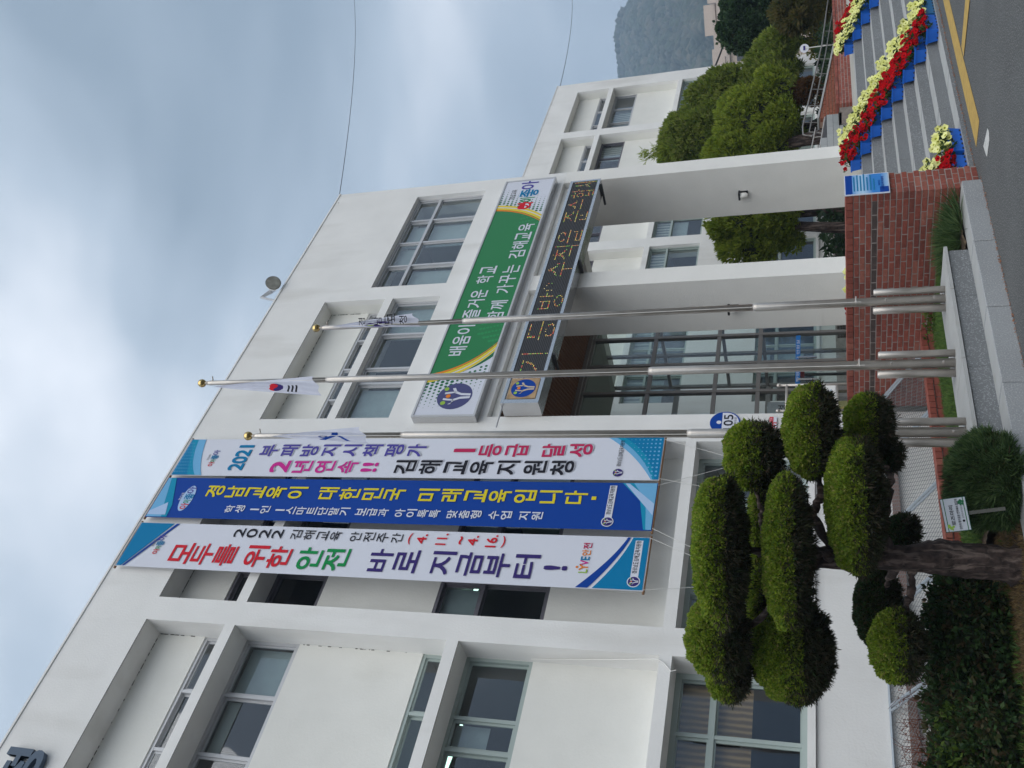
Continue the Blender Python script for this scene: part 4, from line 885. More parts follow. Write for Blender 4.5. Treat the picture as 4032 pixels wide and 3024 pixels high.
def d3(x0, x1, y):
    b = MB(); poly(b, [(x0 + .01, BT - .02), (x0 + .01, 11.92), (x1 - .01, 11.38), (x1 - .01, BT - .02)], y - .002); b.obj('corner_panel', PCYA)
    b = MB(); poly(b, [(x0 + .01, 11.90), (x0 + .01, 11.86), (x1 - .01, 11.28), (x1 - .01, 11.34)], y - .002); b.obj('stripe', PBLU)
    a = bez((x0 + .01, 4.52), (x0 + .30, 4.50), (x1 - .01, 4.02)); a2 = bez((x0 + .01, 4.46), (x0 + .30, 4.40), (x1 - .01, 3.98))
    a3 = bez((x0 + .01, 4.62), (x0 + .42, 4.50), (x1 - .01, 4.12)); a2 = bez((x0 + .01, 4.42), (x0 + .3, 4.36), (x1 - .01, 4.06))
    a3 = bez((x0 + .01, 4.78), (x0 + .48, 4.34), (x1 - .01, 4.20)); a4 = bez((x0 + .01, 4.62), (x0 + .46, 4.28), (x1 - .01, 4.16)); a5 = bez((x0 + .01, 4.56), (x0 + .44, 4.24), (x1 - .01, 4.13))
    b = MB(); strip(b, a4, a3, y - .002); b.obj('stripe', PBLU); b = MB(); strip(b, [(p[0], BB + .015) for p in a5], a5, y - .002); b.obj('corner_panel', PCYA)
    idol_logo(None, x0 + .42, 11.44, .36, y - .002)
    column('모두를', x0 + .08, x0 + .47, 11.16, 9.98, y - .003, .03, PRED, gap=.10); column('위한', x0 + .08, x0 + .47, 9.86, 9.06, y - .003, .03, PRED, gap=.10)
    column('안전', x0 + .08, x0 + .47, 8.98, 8.12, y - .003, .03, PGRN, gap=.10); column('바로 지금부터', x0 + .10, x0 + .49, 7.84, 5.30, y - .003, .03, NAVY, gap=.12, sp=.35)
    b = MB(); put(b, '!', x0 + .20, x0 + .38, 4.93, 5.26, y - .003, .05, keep=True); b.obj('lettering', NAVY)
    column('2022 김해교육 안전주간', x0 + .60, x0 + .77, 10.24, 7.40, y - .003, .01, PBLK, gap=.2)
    b = MB(); put(b, '(', x0 + .58, x0 + .78, 7.28, 7.33, y - .003, .02, rot=-90); b.obj('lettering', PRED); b = MB(); put(b, '4.', x0 + .60, x0 + .77, 7.05, 7.20, y - .003, .03); b.obj('lettering', PRED); b = MB(); put(b, '11.', x0 + .59, x0 + .79, 6.74, 6.90, y - .003, .03); b.obj('lettering', PRED); b = MB()
    b.obj('lettering', PRED); b = MB(); put(b, '~', x0 + .61, x0 + .75, 6.51, 6.56, y - .003, .03); b.obj('lettering', PRED); b = MB(); put(b, '4.', x0 + .60, x0 + .77, 6.28, 6.43, y - .003, .03); b.obj('lettering', PRED); b = MB(); put(b, '16.', x0 + .58, x0 + .79, 6.0, 6.16, y - .003, .03); b.obj('lettering', PRED); b = MB(); put(b, ')', x0 + .58, x0 + .78, 5.88, 5.93, y - .003, .02, rot=-90); b.obj('lettering', PRED)
    for ch, xa, xb, m in (('L', .23, .29, PLIME), ('Y', .27, .37, PORG), ('V', .35, .43, PMAG), ('E', .43, .49, PCYA), ('안', .50, .60, PORG), ('전', .61, .71, PCRI)):
        b = MB(); put(b, ch, x0 + xa, x0 + xb, 4.66, 4.78, y - .003, .03); b.obj('lettering', m)
    b = MB(); disc(b, x0 + .32, 4.81, .018, y - .003, 10); b.obj('dot', PORG); footer(x0, x1, 4.04, y - .002, PBLK, BW)
banner(8.43, 9.24, 'white banner reading 2021 with purple, red and magenta lettering, right of the three banners', BW, d1)
banner(7.56, 8.38, 'blue banner with yellow and white lettering, middle of the three banners', PBLU, d2)
banner(6.62, 7.45, 'white banner with large red, green and navy lettering, left of the three banners', BW, d3)
for (xa, xb, lb_) in ((6.64, 6.9, 'left corner of the left white banner'), (7.44, 7.1, 'right corner of the left white banner'), (7.60, 7.2, 'left corner of the blue banner'), (8.34, 8.9, 'right corner of the blue banner'), (8.46, 8.4, 'left corner of the right white banner'), (9.2, 9.0, 'right corner of the right white banner')):
    b = MB(); b.tube([(xa, BY, BB), (xb, 10.1, 2.9)], .0035, 4); tag(b.obj('tie_string', WHITEP), 'thin white string from the bottom ' + lb_, 'string', 'strings tying the banners down')

# ================================================================== FLAGPOLES AND FLAGS
def flagpole(x, top, joints, label):
    t = thing('flagpole', label, 'flagpole', (x, 7.05, .44), 'steel flagpoles on the granite terrace')
    H = top - .44; js = [0] + [j - .44 for j in joints] + [H - .1]; rr = [.048, .040, .032, .026]
    for i in range(len(js) - 1):
        b = MB(); r = rr[i if len(js) == 4 else i]; b.tube([(0, 0, js[i]), (0, 0, js[i + 1] - .03), (0, 0, js[i + 1] + .02)], [r, r, rr[i + 1] * 1.02], 16); b.obj('pole_section', STEEL, t, smooth=True)
    b = MB(); b.tube([(0, 0, H - .1), (0, 0, H - .04)], .014, 8); b.tube([(0, 0, H - .12), (.03, -.03, H - .17), (.06, -.06, H - .16)], .008, 6); b.obj('neck', STEEL, t)
    b = MB(); b.sphere((0, 0, H), .055, 16); b.obj('ball', GOLD, t, smooth=True)
    for dx, h, r in ((-.088, .73, .043), (.088, .72, .038)):
        px_, py_ = dx * 1.12 * .69, -dx * 1.12 * .72
        b = MB(); b.tube([(px_, py_, 0), (px_, py_, h - .015), (px_, py_, h)], [r, r, r * .8], 16); b.obj('support_post', STEEL, t, smooth=True)
    b = MB(); b.tube([(-.075, -.075, .12), (-.075, -.10, .12)], .012, 6); b.tube([(-.075, -.075, .6), (-.075, -.10, .6)], .012, 6); b.tube([(-.06, -.04, .9), (.04, -.05, .9)], .01, 6); b.obj('bolt', STEEL, t)
    b = MB(); b.tube([(-.052, -.05, .85), (-.058, -.05, H * .5), (-.045, -.05, H - .2)], .0035, 4); b.obj('halyard', WHITEP, t)
    return t
flagpole(8.60, 8.13, [2.43, 6.0], 'shorter steel flagpole nearest the entrance, brass ball on top')
flagpole(7.58, 9.41, [3.51, 7.55], 'tallest steel flagpole, middle of the three, national flag near its top')
flagpole(6.63, 8.25, [3.0, 6.21], 'steel flagpole in front of the banners, next to the rosemary bush')
CLOTH = mat('flag_cloth', (0.58, 0.60, 0.70), 0.8, var=.05, vscale=8, bump=.3, bscale=12)
def flag(x, zt, zb, wl, wr, paint, mats, label, shift=0):
    """limp flag: a narrow fan of folds, wl / wr = reach at the foot left and right of the pole (camera-side axis)"""
    t = thing('flag', label, 'flag', (x, 7.05, zb)); nx, nz_ = 72, 110; V = np.zeros((nz_ + 1, nx + 1, 3)); r = np.array([.69, -.72]); f = np.array([.72, .69])
    for j in range(nz_ + 1):
        v = j / nz_; g = v ** .85; 
        for i in range(nx + 1):
            u = i / nx; s = (-wl + (wl + wr) * u) * g; dep = -.05 - .022 * math.sin(u * 6 + v * 4) * (0.25 + v) - .004 * math.sin(u * 17 + v * 9)
            low = (zb - zt) * v - .10 * (1 - u) * v + .03 * math.sin(u * 9) * v
            p = r * (s + shift) + f * dep; V[j, i] = (x + p[0], 7.05 + p[1], zt + low)
    i = np.arange(nz_ * (nx + 1)).reshape(nz_, nx + 1)[:, :-1].ravel(); Fq = np.stack([i, i + nx + 1, i + nx + 2, i + 1], 1)
    jj, ii = np.divmod(i, nx + 1); fm = np.array([paint((a + .5) / nx, (b_ + .5) / nz_) for a, b_ in zip(ii, jj)])
    S(link('cloth', npmesh('cloth', V.reshape(-1, 3), Fq, [CLOTH] + mats, fm, True)), t); return t, V
def p_korea(u, v):
    du, dv = (u - .42) / .30, (v - .60) / .068
    if du * du + dv * dv < 1: return 1 if dv < .25 * math.sin(du * 3) else 2
    for k in range(3):
        if .705 + k * .038 < v < .727 + k * .038 and .12 < u < .55: return 3
    return 0
flag(7.58, 9.20, 7.72, .145, .10, p_korea, [PRED, NAVY, PBLK], 'limp white national flag with red and blue circle and black bars', -.05)
def p_edu(u, v):
    du, dv = (u - .36) / .32, (v - .55) / .15
    if du * du + dv * dv < 1: return 0 if abs(du * .6 + dv - .1) < .16 or abs(du - .2) < .1 else (2 if (du + .4) ** 2 + (dv + .5) ** 2 < .06 else 1)
    return 0
t, V = flag(8.60, 7.90, 6.68, .045, .13, p_edu, [NAVY, PLIME], 'limp white flag with navy emblem and black lettering on the right pole')
b = MB()
for ch, u, v, s in (('경', .85, .45, .10), ('남', .72, .62, .11), ('도', .6, .72, .11), ('교', .82, .80, .11), ('청', .55, .88, .11)):
    j, i = int(v * 110), int(u * 72); p = V[j, i]
    put(b, ch, 0, s, 0, s, 0, .01, plane=lambda a, c, p=p: (p[0] + .69 * (a - .05) - .05, p[1] - .72 * (a - .05) - .04, p[2] + c - .03))
S(b.obj('lettering', PBLK), t)
def p_city(u, v):
    if (abs((v - .62) - (u - .35) * .25) < .035 and .1 < u < .75) or (((u - .42) / .13) ** 2 + ((v - .545) / .05) ** 2 < 1 and ((u - .42) / .07) ** 2 + ((v - .545) / .022) ** 2 > 1) or (abs((v - .70) + (u - .5) * .3) < .02 and .1 < u < .5): return 1
    return 0
flag(6.63, 7.90, 6.72, .095, .10, p_city, [PBLU], 'limp white flag with blue brush mark on the left pole')

# floodlight on the roof edge
fl = thing('floodlight', 'round grey floodlight tilted over the roof edge', 'lamp', (13.50, 9.86, 12.42))
b = MB(); ax = Vector((-.30, -.80, -.52)).normalized(); c0 = Vector((.02, 0, -.08))
b.tube([c0 - ax * .17, c0 - ax * .12, c0 - ax * .02, c0 + ax * .03], [.045, .10, .145, .155], 28); b.obj('reflector_bowl', WHITEP, fl, smooth=True)
b = MB(); b.tube([c0 + ax * .031, c0 + ax * .034], [.156, .142], 28, cap=False); b.obj('rim', flat('lamp_rim', (.16, .15, .13)), fl)
b = MB(); b.tube([c0 + ax * .031, c0 + ax * .035], [.141, .138], 28); b.obj('lens', mat('lamp_lens', (.30, .30, .27), .3, var=.3, vscale=9), fl)
b = MB(); b.tube([c0 - ax * .15, c0 - ax * .28 + Vector((-.05, 0, .03)), (-.22, .15, .16), (-.26, .25, -.2)], [.07, .05, .03, .02], 8); b.sphere(tuple(c0 - ax * .26), .06, 8); b.obj('arm', ALU, fl)

# overhead wires
def wire(a, b_, sag, r, label):
    r *= .55; n = 24; pts = [(a[0] + (b_[0] - a[0]) * i / n, a[1] + (b_[1] - a[1]) * i / n, a[2] + (b_[2] - a[2]) * i / n - sag * 4 * (i / n) * (1 - i / n)) for i in range(n + 1)]
    m = MB(); m.tube(pts, r, 5); tag(m.obj('overhead_wire', BLACK), label, 'wire')
wire((16.6, 10.0, 12.1), (44, 14.0, 23.6), .3, .015, 'thin overhead wire rising from the roof corner of the main building')
wire((33.1, 17.6, 12.15), (70, 26.5, 19.6), .3, .026, 'thin overhead wire leaving the roof end of the far wing')
wire((36, 18.0, 6.2), (60, 22.5, 6.9), .5, .075, 'thick black cable crossing in front of the hill')

# ================================================================== WIRE MESH COVER OVER THE LIGHT WELL
mc = thing('mesh_cover', 'sloping galvanised diamond mesh cover leaning from the low brick wall to the building', 'fence', (3, 9.4, .8))
def mp_(x, s): # s 0 at the wall .. 1 at the foot
    return (x, 9.97 - 1.24 * s, 1.10 - .70 * s)
fr = MB()
for x in [9.80, 8.74, 7.62, 6.5, 5.38, 4.26, 3.1, 2.0]:
    a, c = mp_(x, 0), mp_(x, 1); fr.tube([a, c], .019, 6); fr.tube([(a[0] - .055, a[1], a[2]), (c[0] - .055, c[1], c[2])], .015, 6)
fr.tube([mp_(1, 0), mp_(9.83, 0)], .02, 6); fr.tube([mp_(1, 1), mp_(9.83, 1)], .018, 6); S(fr.obj('frame', mat('galvanised', (.33, .37, .41), .5, .4)), mc)
ms = MB(); L = 1.424; sp = .058; X0, X1 = 2.0, 9.8
for sg_ in (1, -1):
    k = int((X0 - 2) / sp)
    while k * sp < X1 + 2:
        xa = k * sp; run = L * .62; xb = xa + sg_ * run; t0, t1 = 0, 1
        ta, tb = (X0 - xa) / (xb - xa), (X1 - xa) / (xb - xa); t0, t1 = max(0, min(ta, tb)), min(1, max(ta, tb))
        if t1 > t0 + .01: ms.tube([mp_(xa + (xb - xa) * t0, t0), mp_(xa + (xb - xa) * t1, t1)], .0026, 3, cap=False)
        k += 1
stuff(S(ms.obj('wire_mesh', mat('mesh_wire', (.17, .19, .20), .5, .4)), mc))

# ================================================================== FLOWER BOXES
def bloom_mesh(name, pm, tm):
    b = MB(); n = 10; ring = []
    v = [(0, 0, -.012)]
    for i in range(n):
        a = 2 * math.pi * i / n; r = .010; v.append((r * math.cos(a), r * math.sin(a), -.002))
    for i in range(n):
        a = 2 * math.pi * i / n; r = .034 if i % 2 == 0 else .028; v.append((r * math.cos(a), r * math.sin(a), .008 if i % 2 == 0 else .003))
    b.add(v, [(0, 1 + i, 1 + (i + 1) % n) for i in range(n)], 1); b.f += [(1 + i, 1 + n + i, 1 + n + (i + 1) % n, 1 + (i + 1) % n) for i in range(n)]; b.m += [0] * n
    me = b.mesh(name, [pm, tm]); return me
BLR = bloom_mesh('red_bloom', mat('red_petal', (.33, .003, .006), .8, spec=.05, rand=[(.22, .002, .005), (.40, .004, .007), (.30, .002, .006)]), PETCR)
BLY = bloom_mesh('yellow_bloom', mat('yellow_petal', (.68, .68, .28), .7, spec=.05, rand=[(.56, .58, .16), (.72, .72, .34), (.64, .66, .22)]), PETC)
BX_L, BX_D, BX_H = .53, .21, .165
def crate():
    b = MB(); L_, D_, H_ = BX_L / 2, BX_D / 2, BX_H; t = .02
    lo = [(-L_ + t, -D_ + t, 0), (L_ - t, -D_ + t, 0), (L_ - t, D_ - t, 0), (-L_ + t, D_ - t, 0)]; hi = [(-L_, -D_, H_), (L_, -D_, H_), (L_, D_, H_), (-L_, D_, H_)]
    b.add(lo + hi, [(0, 1, 5, 4), (1, 2, 6, 5), (2, 3, 7, 6), (3, 0, 4, 7), (0, 3, 2, 1)])
    w = .008; b.box(-L_ - w, L_ + w, -D_ - w, -D_ + .004, H_ - .022, H_ + .002); b.box(-L_ - w, L_ + w, D_ - .004, D_ + w, H_ - .022, H_ + .002); b.box(-L_ - w, -L_ + .004, -D_ + .004, D_ - .004, H_ - .022, H_ + .002); b.box(L_ - .004, L_ + w, -D_ + .004, D_ - .004, H_ - .022, H_ + .002)
    return b.mesh('crate', PLAST)
def slots():
    b = MB()
    for i in range(5): x = -.2 + i * .1; b.box(x - .018, x + .018, -BX_D / 2 + .0125, -BX_D / 2 + .03, .004, .02)
    for y in (-.04, .04): b.box(-BX_L / 2 + .0125, -BX_L / 2 + .03, y - .012, y + .012, .004, .02)
    return b.mesh('drain_slots', BLACK)
CR, SLT = crate(), slots(); SO = MB(); SO.box(-BX_L / 2 + .01, BX_L / 2 - .01, -BX_D / 2 + .01, BX_D / 2 - .01, .12, .15); SO = SO.mesh('soil', SOIL)
def tuft_arrays(Pn, Nn, size, k=3, spread=.7, width=.3, szv=.35):
    n = len(Pn); V = np.zeros((n, 1 + 3 * k, 3)); V[:, 0] = Pn; F = np.zeros((n, k, 4), int); base = (np.arange(n) * (1 + 3 * k))[:, None]
    s = size * (1 + szv * rng.uniform(-1, 1, (n, 1)))
    for i in range(k):
        d = Nn + rng.normal(0, spread, (n, 3)); d /= np.linalg.norm(d, axis=1, keepdims=True) + 1e-9
        p = np.cross(d, rng.normal(0, 1, (n, 3))); p /= np.linalg.norm(p, axis=1, keepdims=True) + 1e-9
        V[:, 1 + 3 * i] = Pn + d * s * .5 + p * s * width * .5; V[:, 2 + 3 * i] = Pn + d * s; V[:, 3 + 3 * i] = Pn + d * s * .5 - p * s * width * .5
        F[:, i] = np.concatenate([base, base + 1 + 3 * i, base + 2 + 3 * i, base + 3 + 3 * i], 1)
    return V.reshape(-1, 3), F.reshape(-1, 4)
def foliage(name, Pn, Nn, size, m, par=None, k=3, spread=.7, width=.3):
    V, F = tuft_arrays(np.asarray(Pn, float), np.asarray(Nn, float), size, k, spread, width); o = link(name, npmesh(name, V, F, m)); 
    if par is not None: S(o, par)
    return stuff(o)
LEAFM_ = []
for q in range(3):
    n = 90; Pn = np.stack([rng.uniform(-.26, .26, n), rng.uniform(-.13, .10, n), rng.uniform(.10, .24, n)], 1); Nn = np.stack([rng.normal(0, .5, n), rng.normal(-.3, .5, n), rng.uniform(.1, 1, n)], 1)
    V, F = tuft_arrays(Pn, Nn, .06, 4, .7, .45); LEAFM_.append(npmesh('petunia_leaves', V, F, STEMG))
def planter(x, yf, z, red, label, rot=0, teal=False):
    t = thing('flower_box', label, 'flower box', (x + BX_L / 2, yf + BX_D / 2, z), 'blue plastic flower boxes on the steps', random.uniform(-.02, .02) + rot)
    cm = CR
    if teal: cm = CR.copy(); cm.materials.clear(); cm.materials.append(TEAL)
    link('crate', cm, None, t); link('drain_slots', SLT, None, t); link('soil', SO, None, t); stuff(link('leaves', random.choice(LEAFM_), None, t))
    nb = 36
    for i in range(nb):
        o = bpy.data.objects.new('red_bloom' if red else 'yellow_bloom', BLR if red else BLY); COL.objects.link(o); o.parent = t
        if i < nb * .4: px, py, pz = random.uniform(-.27, .27), random.uniform(-.17, -.09), random.uniform(.13, .24)
        else: px, py, pz = random.uniform(-.27, .27), random.uniform(-.12, .11), random.uniform(.22, .31)
        if not red: pz += .02
        o.location = (px, py, pz); d = Vector((random.gauss(-.35, .35), random.gauss(-.75, .3), random.uniform(.2, .9))).normalized()
        o.rotation_euler = d.to_track_quat('Z', 'Y').to_euler(); s = random.uniform(1.1, 1.6); o.scale = (s, s, s)
ORD = ['bottom', 'second', 'third', 'fourth', 'fifth', 'sixth', 'seventh', 'top']
for k in range(8):
    y = STY[k] + .035
    planter(14.15, y, STZ[k], True, f'blue box of red petunias on the {ORD[k]} step of the middle flower column')
    planter(14.71, y, STZ[k], False, f'blue box of pale yellow petunias on the {ORD[k]} step, beside the red box', teal=(k == 0))
for k in range(3, 8):
    y = STY[k] + .035
    planter(18.3, y, STZ[k], False, f'blue box of yellow petunias on the {ORD[k]} step, in the far column')
    planter(18.87, y, STZ[k], True, f'blue box of red petunias on the {ORD[k]} step, of the far column')
planter(10.84, STY[0] + .035, STZ[0], False, 'blue box of yellow petunias on the bottom step near the brick wall'); planter(10.27, STY[0] + .06, STZ[0], True, 'blue box of red petunias on the bottom step against the brick wall')
planter(10.60, STY[1] + .035, STZ[1], False, 'blue box of yellow petunias on the second step against the brick wall'); planter(10.32, STY[2] + .035, STZ[2], False, 'blue box of yellow petunias on the third step, tucked behind the brick wall')
planter(10.95, 8.66, STZ[7], False, 'blue box of yellow petunias on the platform, just showing over the brick wall'); planter(10.40, 8.80, STZ[7], True, 'blue box of red petunias on the platform, just showing over the brick wall')
# poster on the wall end
ps = thing('poster', 'blue and white notice poster fixed to the front end of the brick wall', 'poster', (10.05, 6.47, 1.18))
b = MB(); b.box(-.205, .215, -.004, .008, -.245, .245); b.obj('border', BW, ps)
m = wave_mat('poster_sky', (.03, .22, .62), (.42, .62, .82), .9, 'Z'); b = MB(); b.box(-.193, .203, -.006, -.0041, -.235, .235); b.obj('sheet', m, ps)
b = MB(); b.box(-.193, .203, -.0075, -.0061, .16, .235); b.obj('blue_band', PBLU, ps); b = MB(); b.box(-.193, -.08, -.0075, -.0061, -.235, -.14); b.obj('blue_corner', PBLU, ps)
b = MB()
for r in range(7): row_w = [.30, .34, .32, .35, .28, .33, .24][r]; b.box(-.14, -.14 + row_w, -.0085, -.0076, .13 - r * .036, .146 - r * .036)
b.obj('small_print', flat('poster_text', (.02, .20, .42)), ps)
b = MB(); put(b, '김해교육지원청', -.14, .13, -.185, -.155, -.009, .02); b.obj('lettering', PBLU, ps); b = MB(); put(b, '2022', -.06, .06, -.145, -.125, -.009, .01); b.obj('lettering', PBLU, ps)

# ================================================================== PLANTS
r3, f3, u3 = np.array([.692, -.722, 0]), np.array([.722, .692, 0]), np.array([0, 0, 1.0])
def ell_pts(c, ar, af, az, n, bump=.07, low=False, seedv=0, hi=-.15):
    d = rng.normal(0, 1, (n * 3, 3)); d /= np.linalg.norm(d, axis=1, keepdims=True)
    sel = (d[:, 2] < .05) if low else (d[:, 2] > hi); d = d[sel][:n]
    k = 1 + bump * np.sin(d[:, 0] * 5 + seedv) * np.cos(d[:, 1] * 6 + seedv * 2) + bump * .6 * np.sin(d[:, 0] * 11 + d[:, 2] * 9 + seedv)
    sh = np.sign(d[:, 2]) * np.abs(d[:, 2]) ** .8
    L = np.stack([d[:, 0] * ar, d[:, 1] * af, sh * az], 1) * k[:, None]; Pw = np.array(c) + L[:, :1] * r3 + L[:, 1:2] * f3 + L[:, 2:] * u3
    Nl = d / np.array([ar, af, az]); Nl /= np.linalg.norm(Nl, axis=1, keepdims=True); Nw = Nl[:, :1] * r3 + Nl[:, 1:2] * f3 + Nl[:, 2:] * u3
    return Pw, Nw
tree = thing('cloud_pruned_juniper', 'old cloud pruned juniper with rounded green pads and a twisted dark trunk', 'tree', (5.07, 7.0, .2))
tb = MB()
def limb(pts, n=10, wob=.006):
    # subdivide with a little wander
    out = []; rad = []
    for i in range(len(pts) - 1):
        for s_ in range(4):
            t_ = s_ / 4; p = [pts[i][j] * (1 - t_) + pts[i + 1][j] * t_ + (random.gauss(0, wob) if s_ else 0) for j in range(4)]; out.append(p[:3]); rad.append(max(.006, p[3]))
    out.append(pts[-1][:3]); rad.append(pts[-1][3]); return out, rad
P_, R_ = limb([(5.10, 7.0, .05, .20), (5.099, 7.0, .155, .166), (5.075, 6.945, .318, .126), (5.041, 6.857, .568, .122), (5.006, 6.8, .756, .128), (4.954, 6.762, .945, .106), (4.896, 6.699, 1.195, .094), (4.834, 6.64, 1.446, .086), (4.79, 6.562, 1.697, .08), (4.761, 6.53, 1.822, .072), (4.731, 6.487, 1.973, .056), (4.723, 6.41, 2.147, .044), (4.693, 6.367, 2.298, .034), (4.649, 6.338, 2.42, .02)])
# fluted trunk
n = 30; base = 0
for i, (p, r) in enumerate(zip(P_, R_)):
    for j in range(n):
        a = 2 * math.pi * j / n; tw = i * .12; k = 1 + .13 * math.sin(3 * a + tw) + .09 * math.sin(7 * a - tw * 1.6) + .06 * math.sin(13 * a + tw * 2) + random.gauss(0, .02)
        if 16 < i < 24: k += .22 * max(0, math.cos(a - 5.6)) * math.exp(-((i - 19) / 2.2) ** 2)
        tb.v.append((p[0] + r * k * math.cos(a), p[1] + r * k * math.sin(a), p[2]))
    if i:
        for j in range(n): tb.f.append(((i - 1) * n + j, (i - 1) * n + (j + 1) % n, i * n + (j + 1) % n, i * n + j)); tb.m.append(0)
S(tb.obj('trunk', BARK, None, True), tree)
LIMBS = [[(4.861, 6.513, 1.645, .046), (4.953, 6.399, 1.73, .04), (5.044, 6.303, 1.784, .036), (5.09, 6.296, 1.752, .033), (5.194, 6.235, 1.705, .036), (5.273, 6.163, 1.734, .03), (5.415, 6.022, 1.768, .02)],
 [(5.055, 6.30, 1.78, .03), (5.09, 6.29, 1.86, .018), (5.14, 6.26, 1.90, .008)],
 [(4.935, 6.652, 1.207, .04), (5.108, 6.535, 1.231, .027), (5.317, 6.411, 1.191, .03), (5.467, 6.339, 1.172, .025), (5.582, 6.266, 1.231, .021), (5.739, 6.136, 1.314, .015)],
 [(4.752, 6.392, 2.122, .027), (4.904, 6.248, 2.182, .02), (4.991, 6.209, 2.169, .019), (5.086, 6.136, 2.207, .019), (5.181, 6.063, 2.245, .017), (5.342, 5.941, 2.243, .013)],
 [(4.865, 6.755, 1.147, .036), (4.904, 6.949, 1.19, .028), (4.942, 7.148, 1.222, .02), (4.937, 7.366, 1.311, .013)],
 [(4.885, 6.797, 1.021, .04), (4.802, 6.838, 1.038, .03), (4.701, 6.897, 1.055, .03), (4.605, 6.942, 1.09, .03), (4.459, 7.027, 1.151, .02)],
 [(4.703, 6.517, 1.974, .04), (4.602, 6.696, 2.032, .027), (4.454, 6.887, 2.168, .023), (4.337, 7.019, 2.357, .017)],
 [(4.719, 6.574, 1.824, .04), (4.579, 6.858, 1.859, .027), (4.441, 7.133, 1.907, .023)],
 [(4.80, 6.55, 1.60, .04), (4.70, 6.4, 1.75, .03), (4.55, 6.2, 1.88, .02)], [(4.86, 6.62, 1.30, .04), (4.9, 6.4, 1.33, .03), (4.93, 6.1, 1.40, .02)], [(4.69, 6.37, 2.3, .03), (4.6, 6.2, 2.36, .02), (4.45, 6.05, 2.42, .015)]]
for L_ in LIMBS:
    p, r = limb(L_, wob=.008); b = MB(); b.tube(p, r, 8); S(b.obj('limb', BARK, None, True), tree)
PADS = [(4.44, 6.02, 2.45, .59, .20), (5.335, 5.95, 2.235, .285, .235), (4.50, 6.13, 1.96, .60, .175), (5.47, 5.80, 1.78, .38, .21), (4.91, 6.02, 1.46, .52, .215), (5.79, 6.07, 1.33, .26, .19),
        (5.40, 6.99, 1.07, .14, .13), (4.20, 6.90, 2.54, .33, .25), (4.35, 7.27, 1.98, .42, .34), (4.90, 7.41, 1.28, .33, .19), (4.37, 7.12, 1.17, .29, .20), (5.19, 6.65, 2.23, .30, .08), (4.75, 7.03, 2.24, .33, .09), (5.66, 6.30, 1.17, .12, .09), (4.18, 7.38, 2.50, .25, .18)]
for i, (x, y, z, ar, az) in enumerate(PADS):
    af = min(ar * .75, .36) if ar > .2 else ar
    dark = i in (6, 9, 13)
    n = int(7800 * (ar * af + ar * az + af * az) / .25) + 400
    Pn, Nn = ell_pts((x, y, z), ar * .94, af * .94, az * .93, n, .055, False, i * 1.7, -.22); Pn = Pn + rng.normal(0, .006, Pn.shape)
    o = foliage('foliage_pad', Pn, Nn, .028, LEAF_H if dark else LEAF_T, tree, 3, .95, .5)
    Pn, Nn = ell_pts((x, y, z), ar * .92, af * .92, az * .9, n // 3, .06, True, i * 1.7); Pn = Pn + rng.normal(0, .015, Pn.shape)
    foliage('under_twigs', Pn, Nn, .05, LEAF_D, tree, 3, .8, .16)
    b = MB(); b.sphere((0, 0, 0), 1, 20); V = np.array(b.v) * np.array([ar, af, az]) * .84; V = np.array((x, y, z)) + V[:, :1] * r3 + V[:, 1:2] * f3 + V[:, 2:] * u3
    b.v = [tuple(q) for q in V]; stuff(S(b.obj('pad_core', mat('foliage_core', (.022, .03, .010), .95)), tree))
# rosemary bush
rb = thing('rosemary_bush', 'dense dark green rosemary bush overhanging the granite kerb', 'bush', (5.65, 6.75, .25))
n = 8500; c = (5.66, 6.62, .42); Pn, Nn = ell_pts(c, .36, .33, .27, n, .10, False, 3, -.8); Nn = Nn * .6 + np.array([0, 0, .75]) - r3 * .12
foliage('sprays', Pn - Nn * .03, Nn, .085, LEAF_R, rb, 4, .45, .085)
Pn, Nn = ell_pts(c, .30, .27, .24, 2500, .1, False, 5, -.8); foliage('inner_sprays', Pn, Nn * .5 + [0, 0, .6], .09, LEAF_H, rb, 3, .4, .12)
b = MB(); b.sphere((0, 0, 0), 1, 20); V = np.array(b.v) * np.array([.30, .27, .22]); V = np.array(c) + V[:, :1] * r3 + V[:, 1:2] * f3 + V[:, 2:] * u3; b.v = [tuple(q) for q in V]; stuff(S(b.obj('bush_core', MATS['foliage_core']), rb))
b = MB()
for i in range(14): a = i * .45; b.tube([(5.62 + .03 * math.cos(a), 6.72 + .03 * math.sin(a), .2), (5.6 + .22 * math.cos(a), 6.65 + .2 * math.sin(a), .42)], .008, 5)
stuff(S(b.obj('stems', BARK), rb))
# plant name board
nb_ = thing('plant_name_board', 'small white and green name board reading 로즈마리 on a post beside the rosemary bush', 'sign', (5.21, 6.50, .70))
M_ = Matrix.Rotation(0, 4, 'Z')
nb_.rotation_euler = (math.radians(-8), math.radians(-9), math.radians(-52 + 11))
def bd(x0, x1, z0, z1, y0, y1, name, m): b = MB(); b.box(x0, x1, y0, y1, z0, z1); return b.obj(name, m, nb_)
bd(-.135, .135, -.095, .095, 0, .012, 'board', flat('board_edge_green', (.01, .07, .045))); bd(-.130, .130, -.090, .090, -.002, -.0005, 'face', flat('board_white', (.52, .55, .60)))
bd(-.130, .130, .068, .074, -.0035, -.0025, 'green_line', SDGR); bd(-.130, .130, -.076, -.070, -.0035, -.0025, 'green_line', SDGR)
b = MB(); put(b, '로즈마리', -.085, .075, .008, .040, -.004, .03); b.obj('lettering', PBLK, nb_)
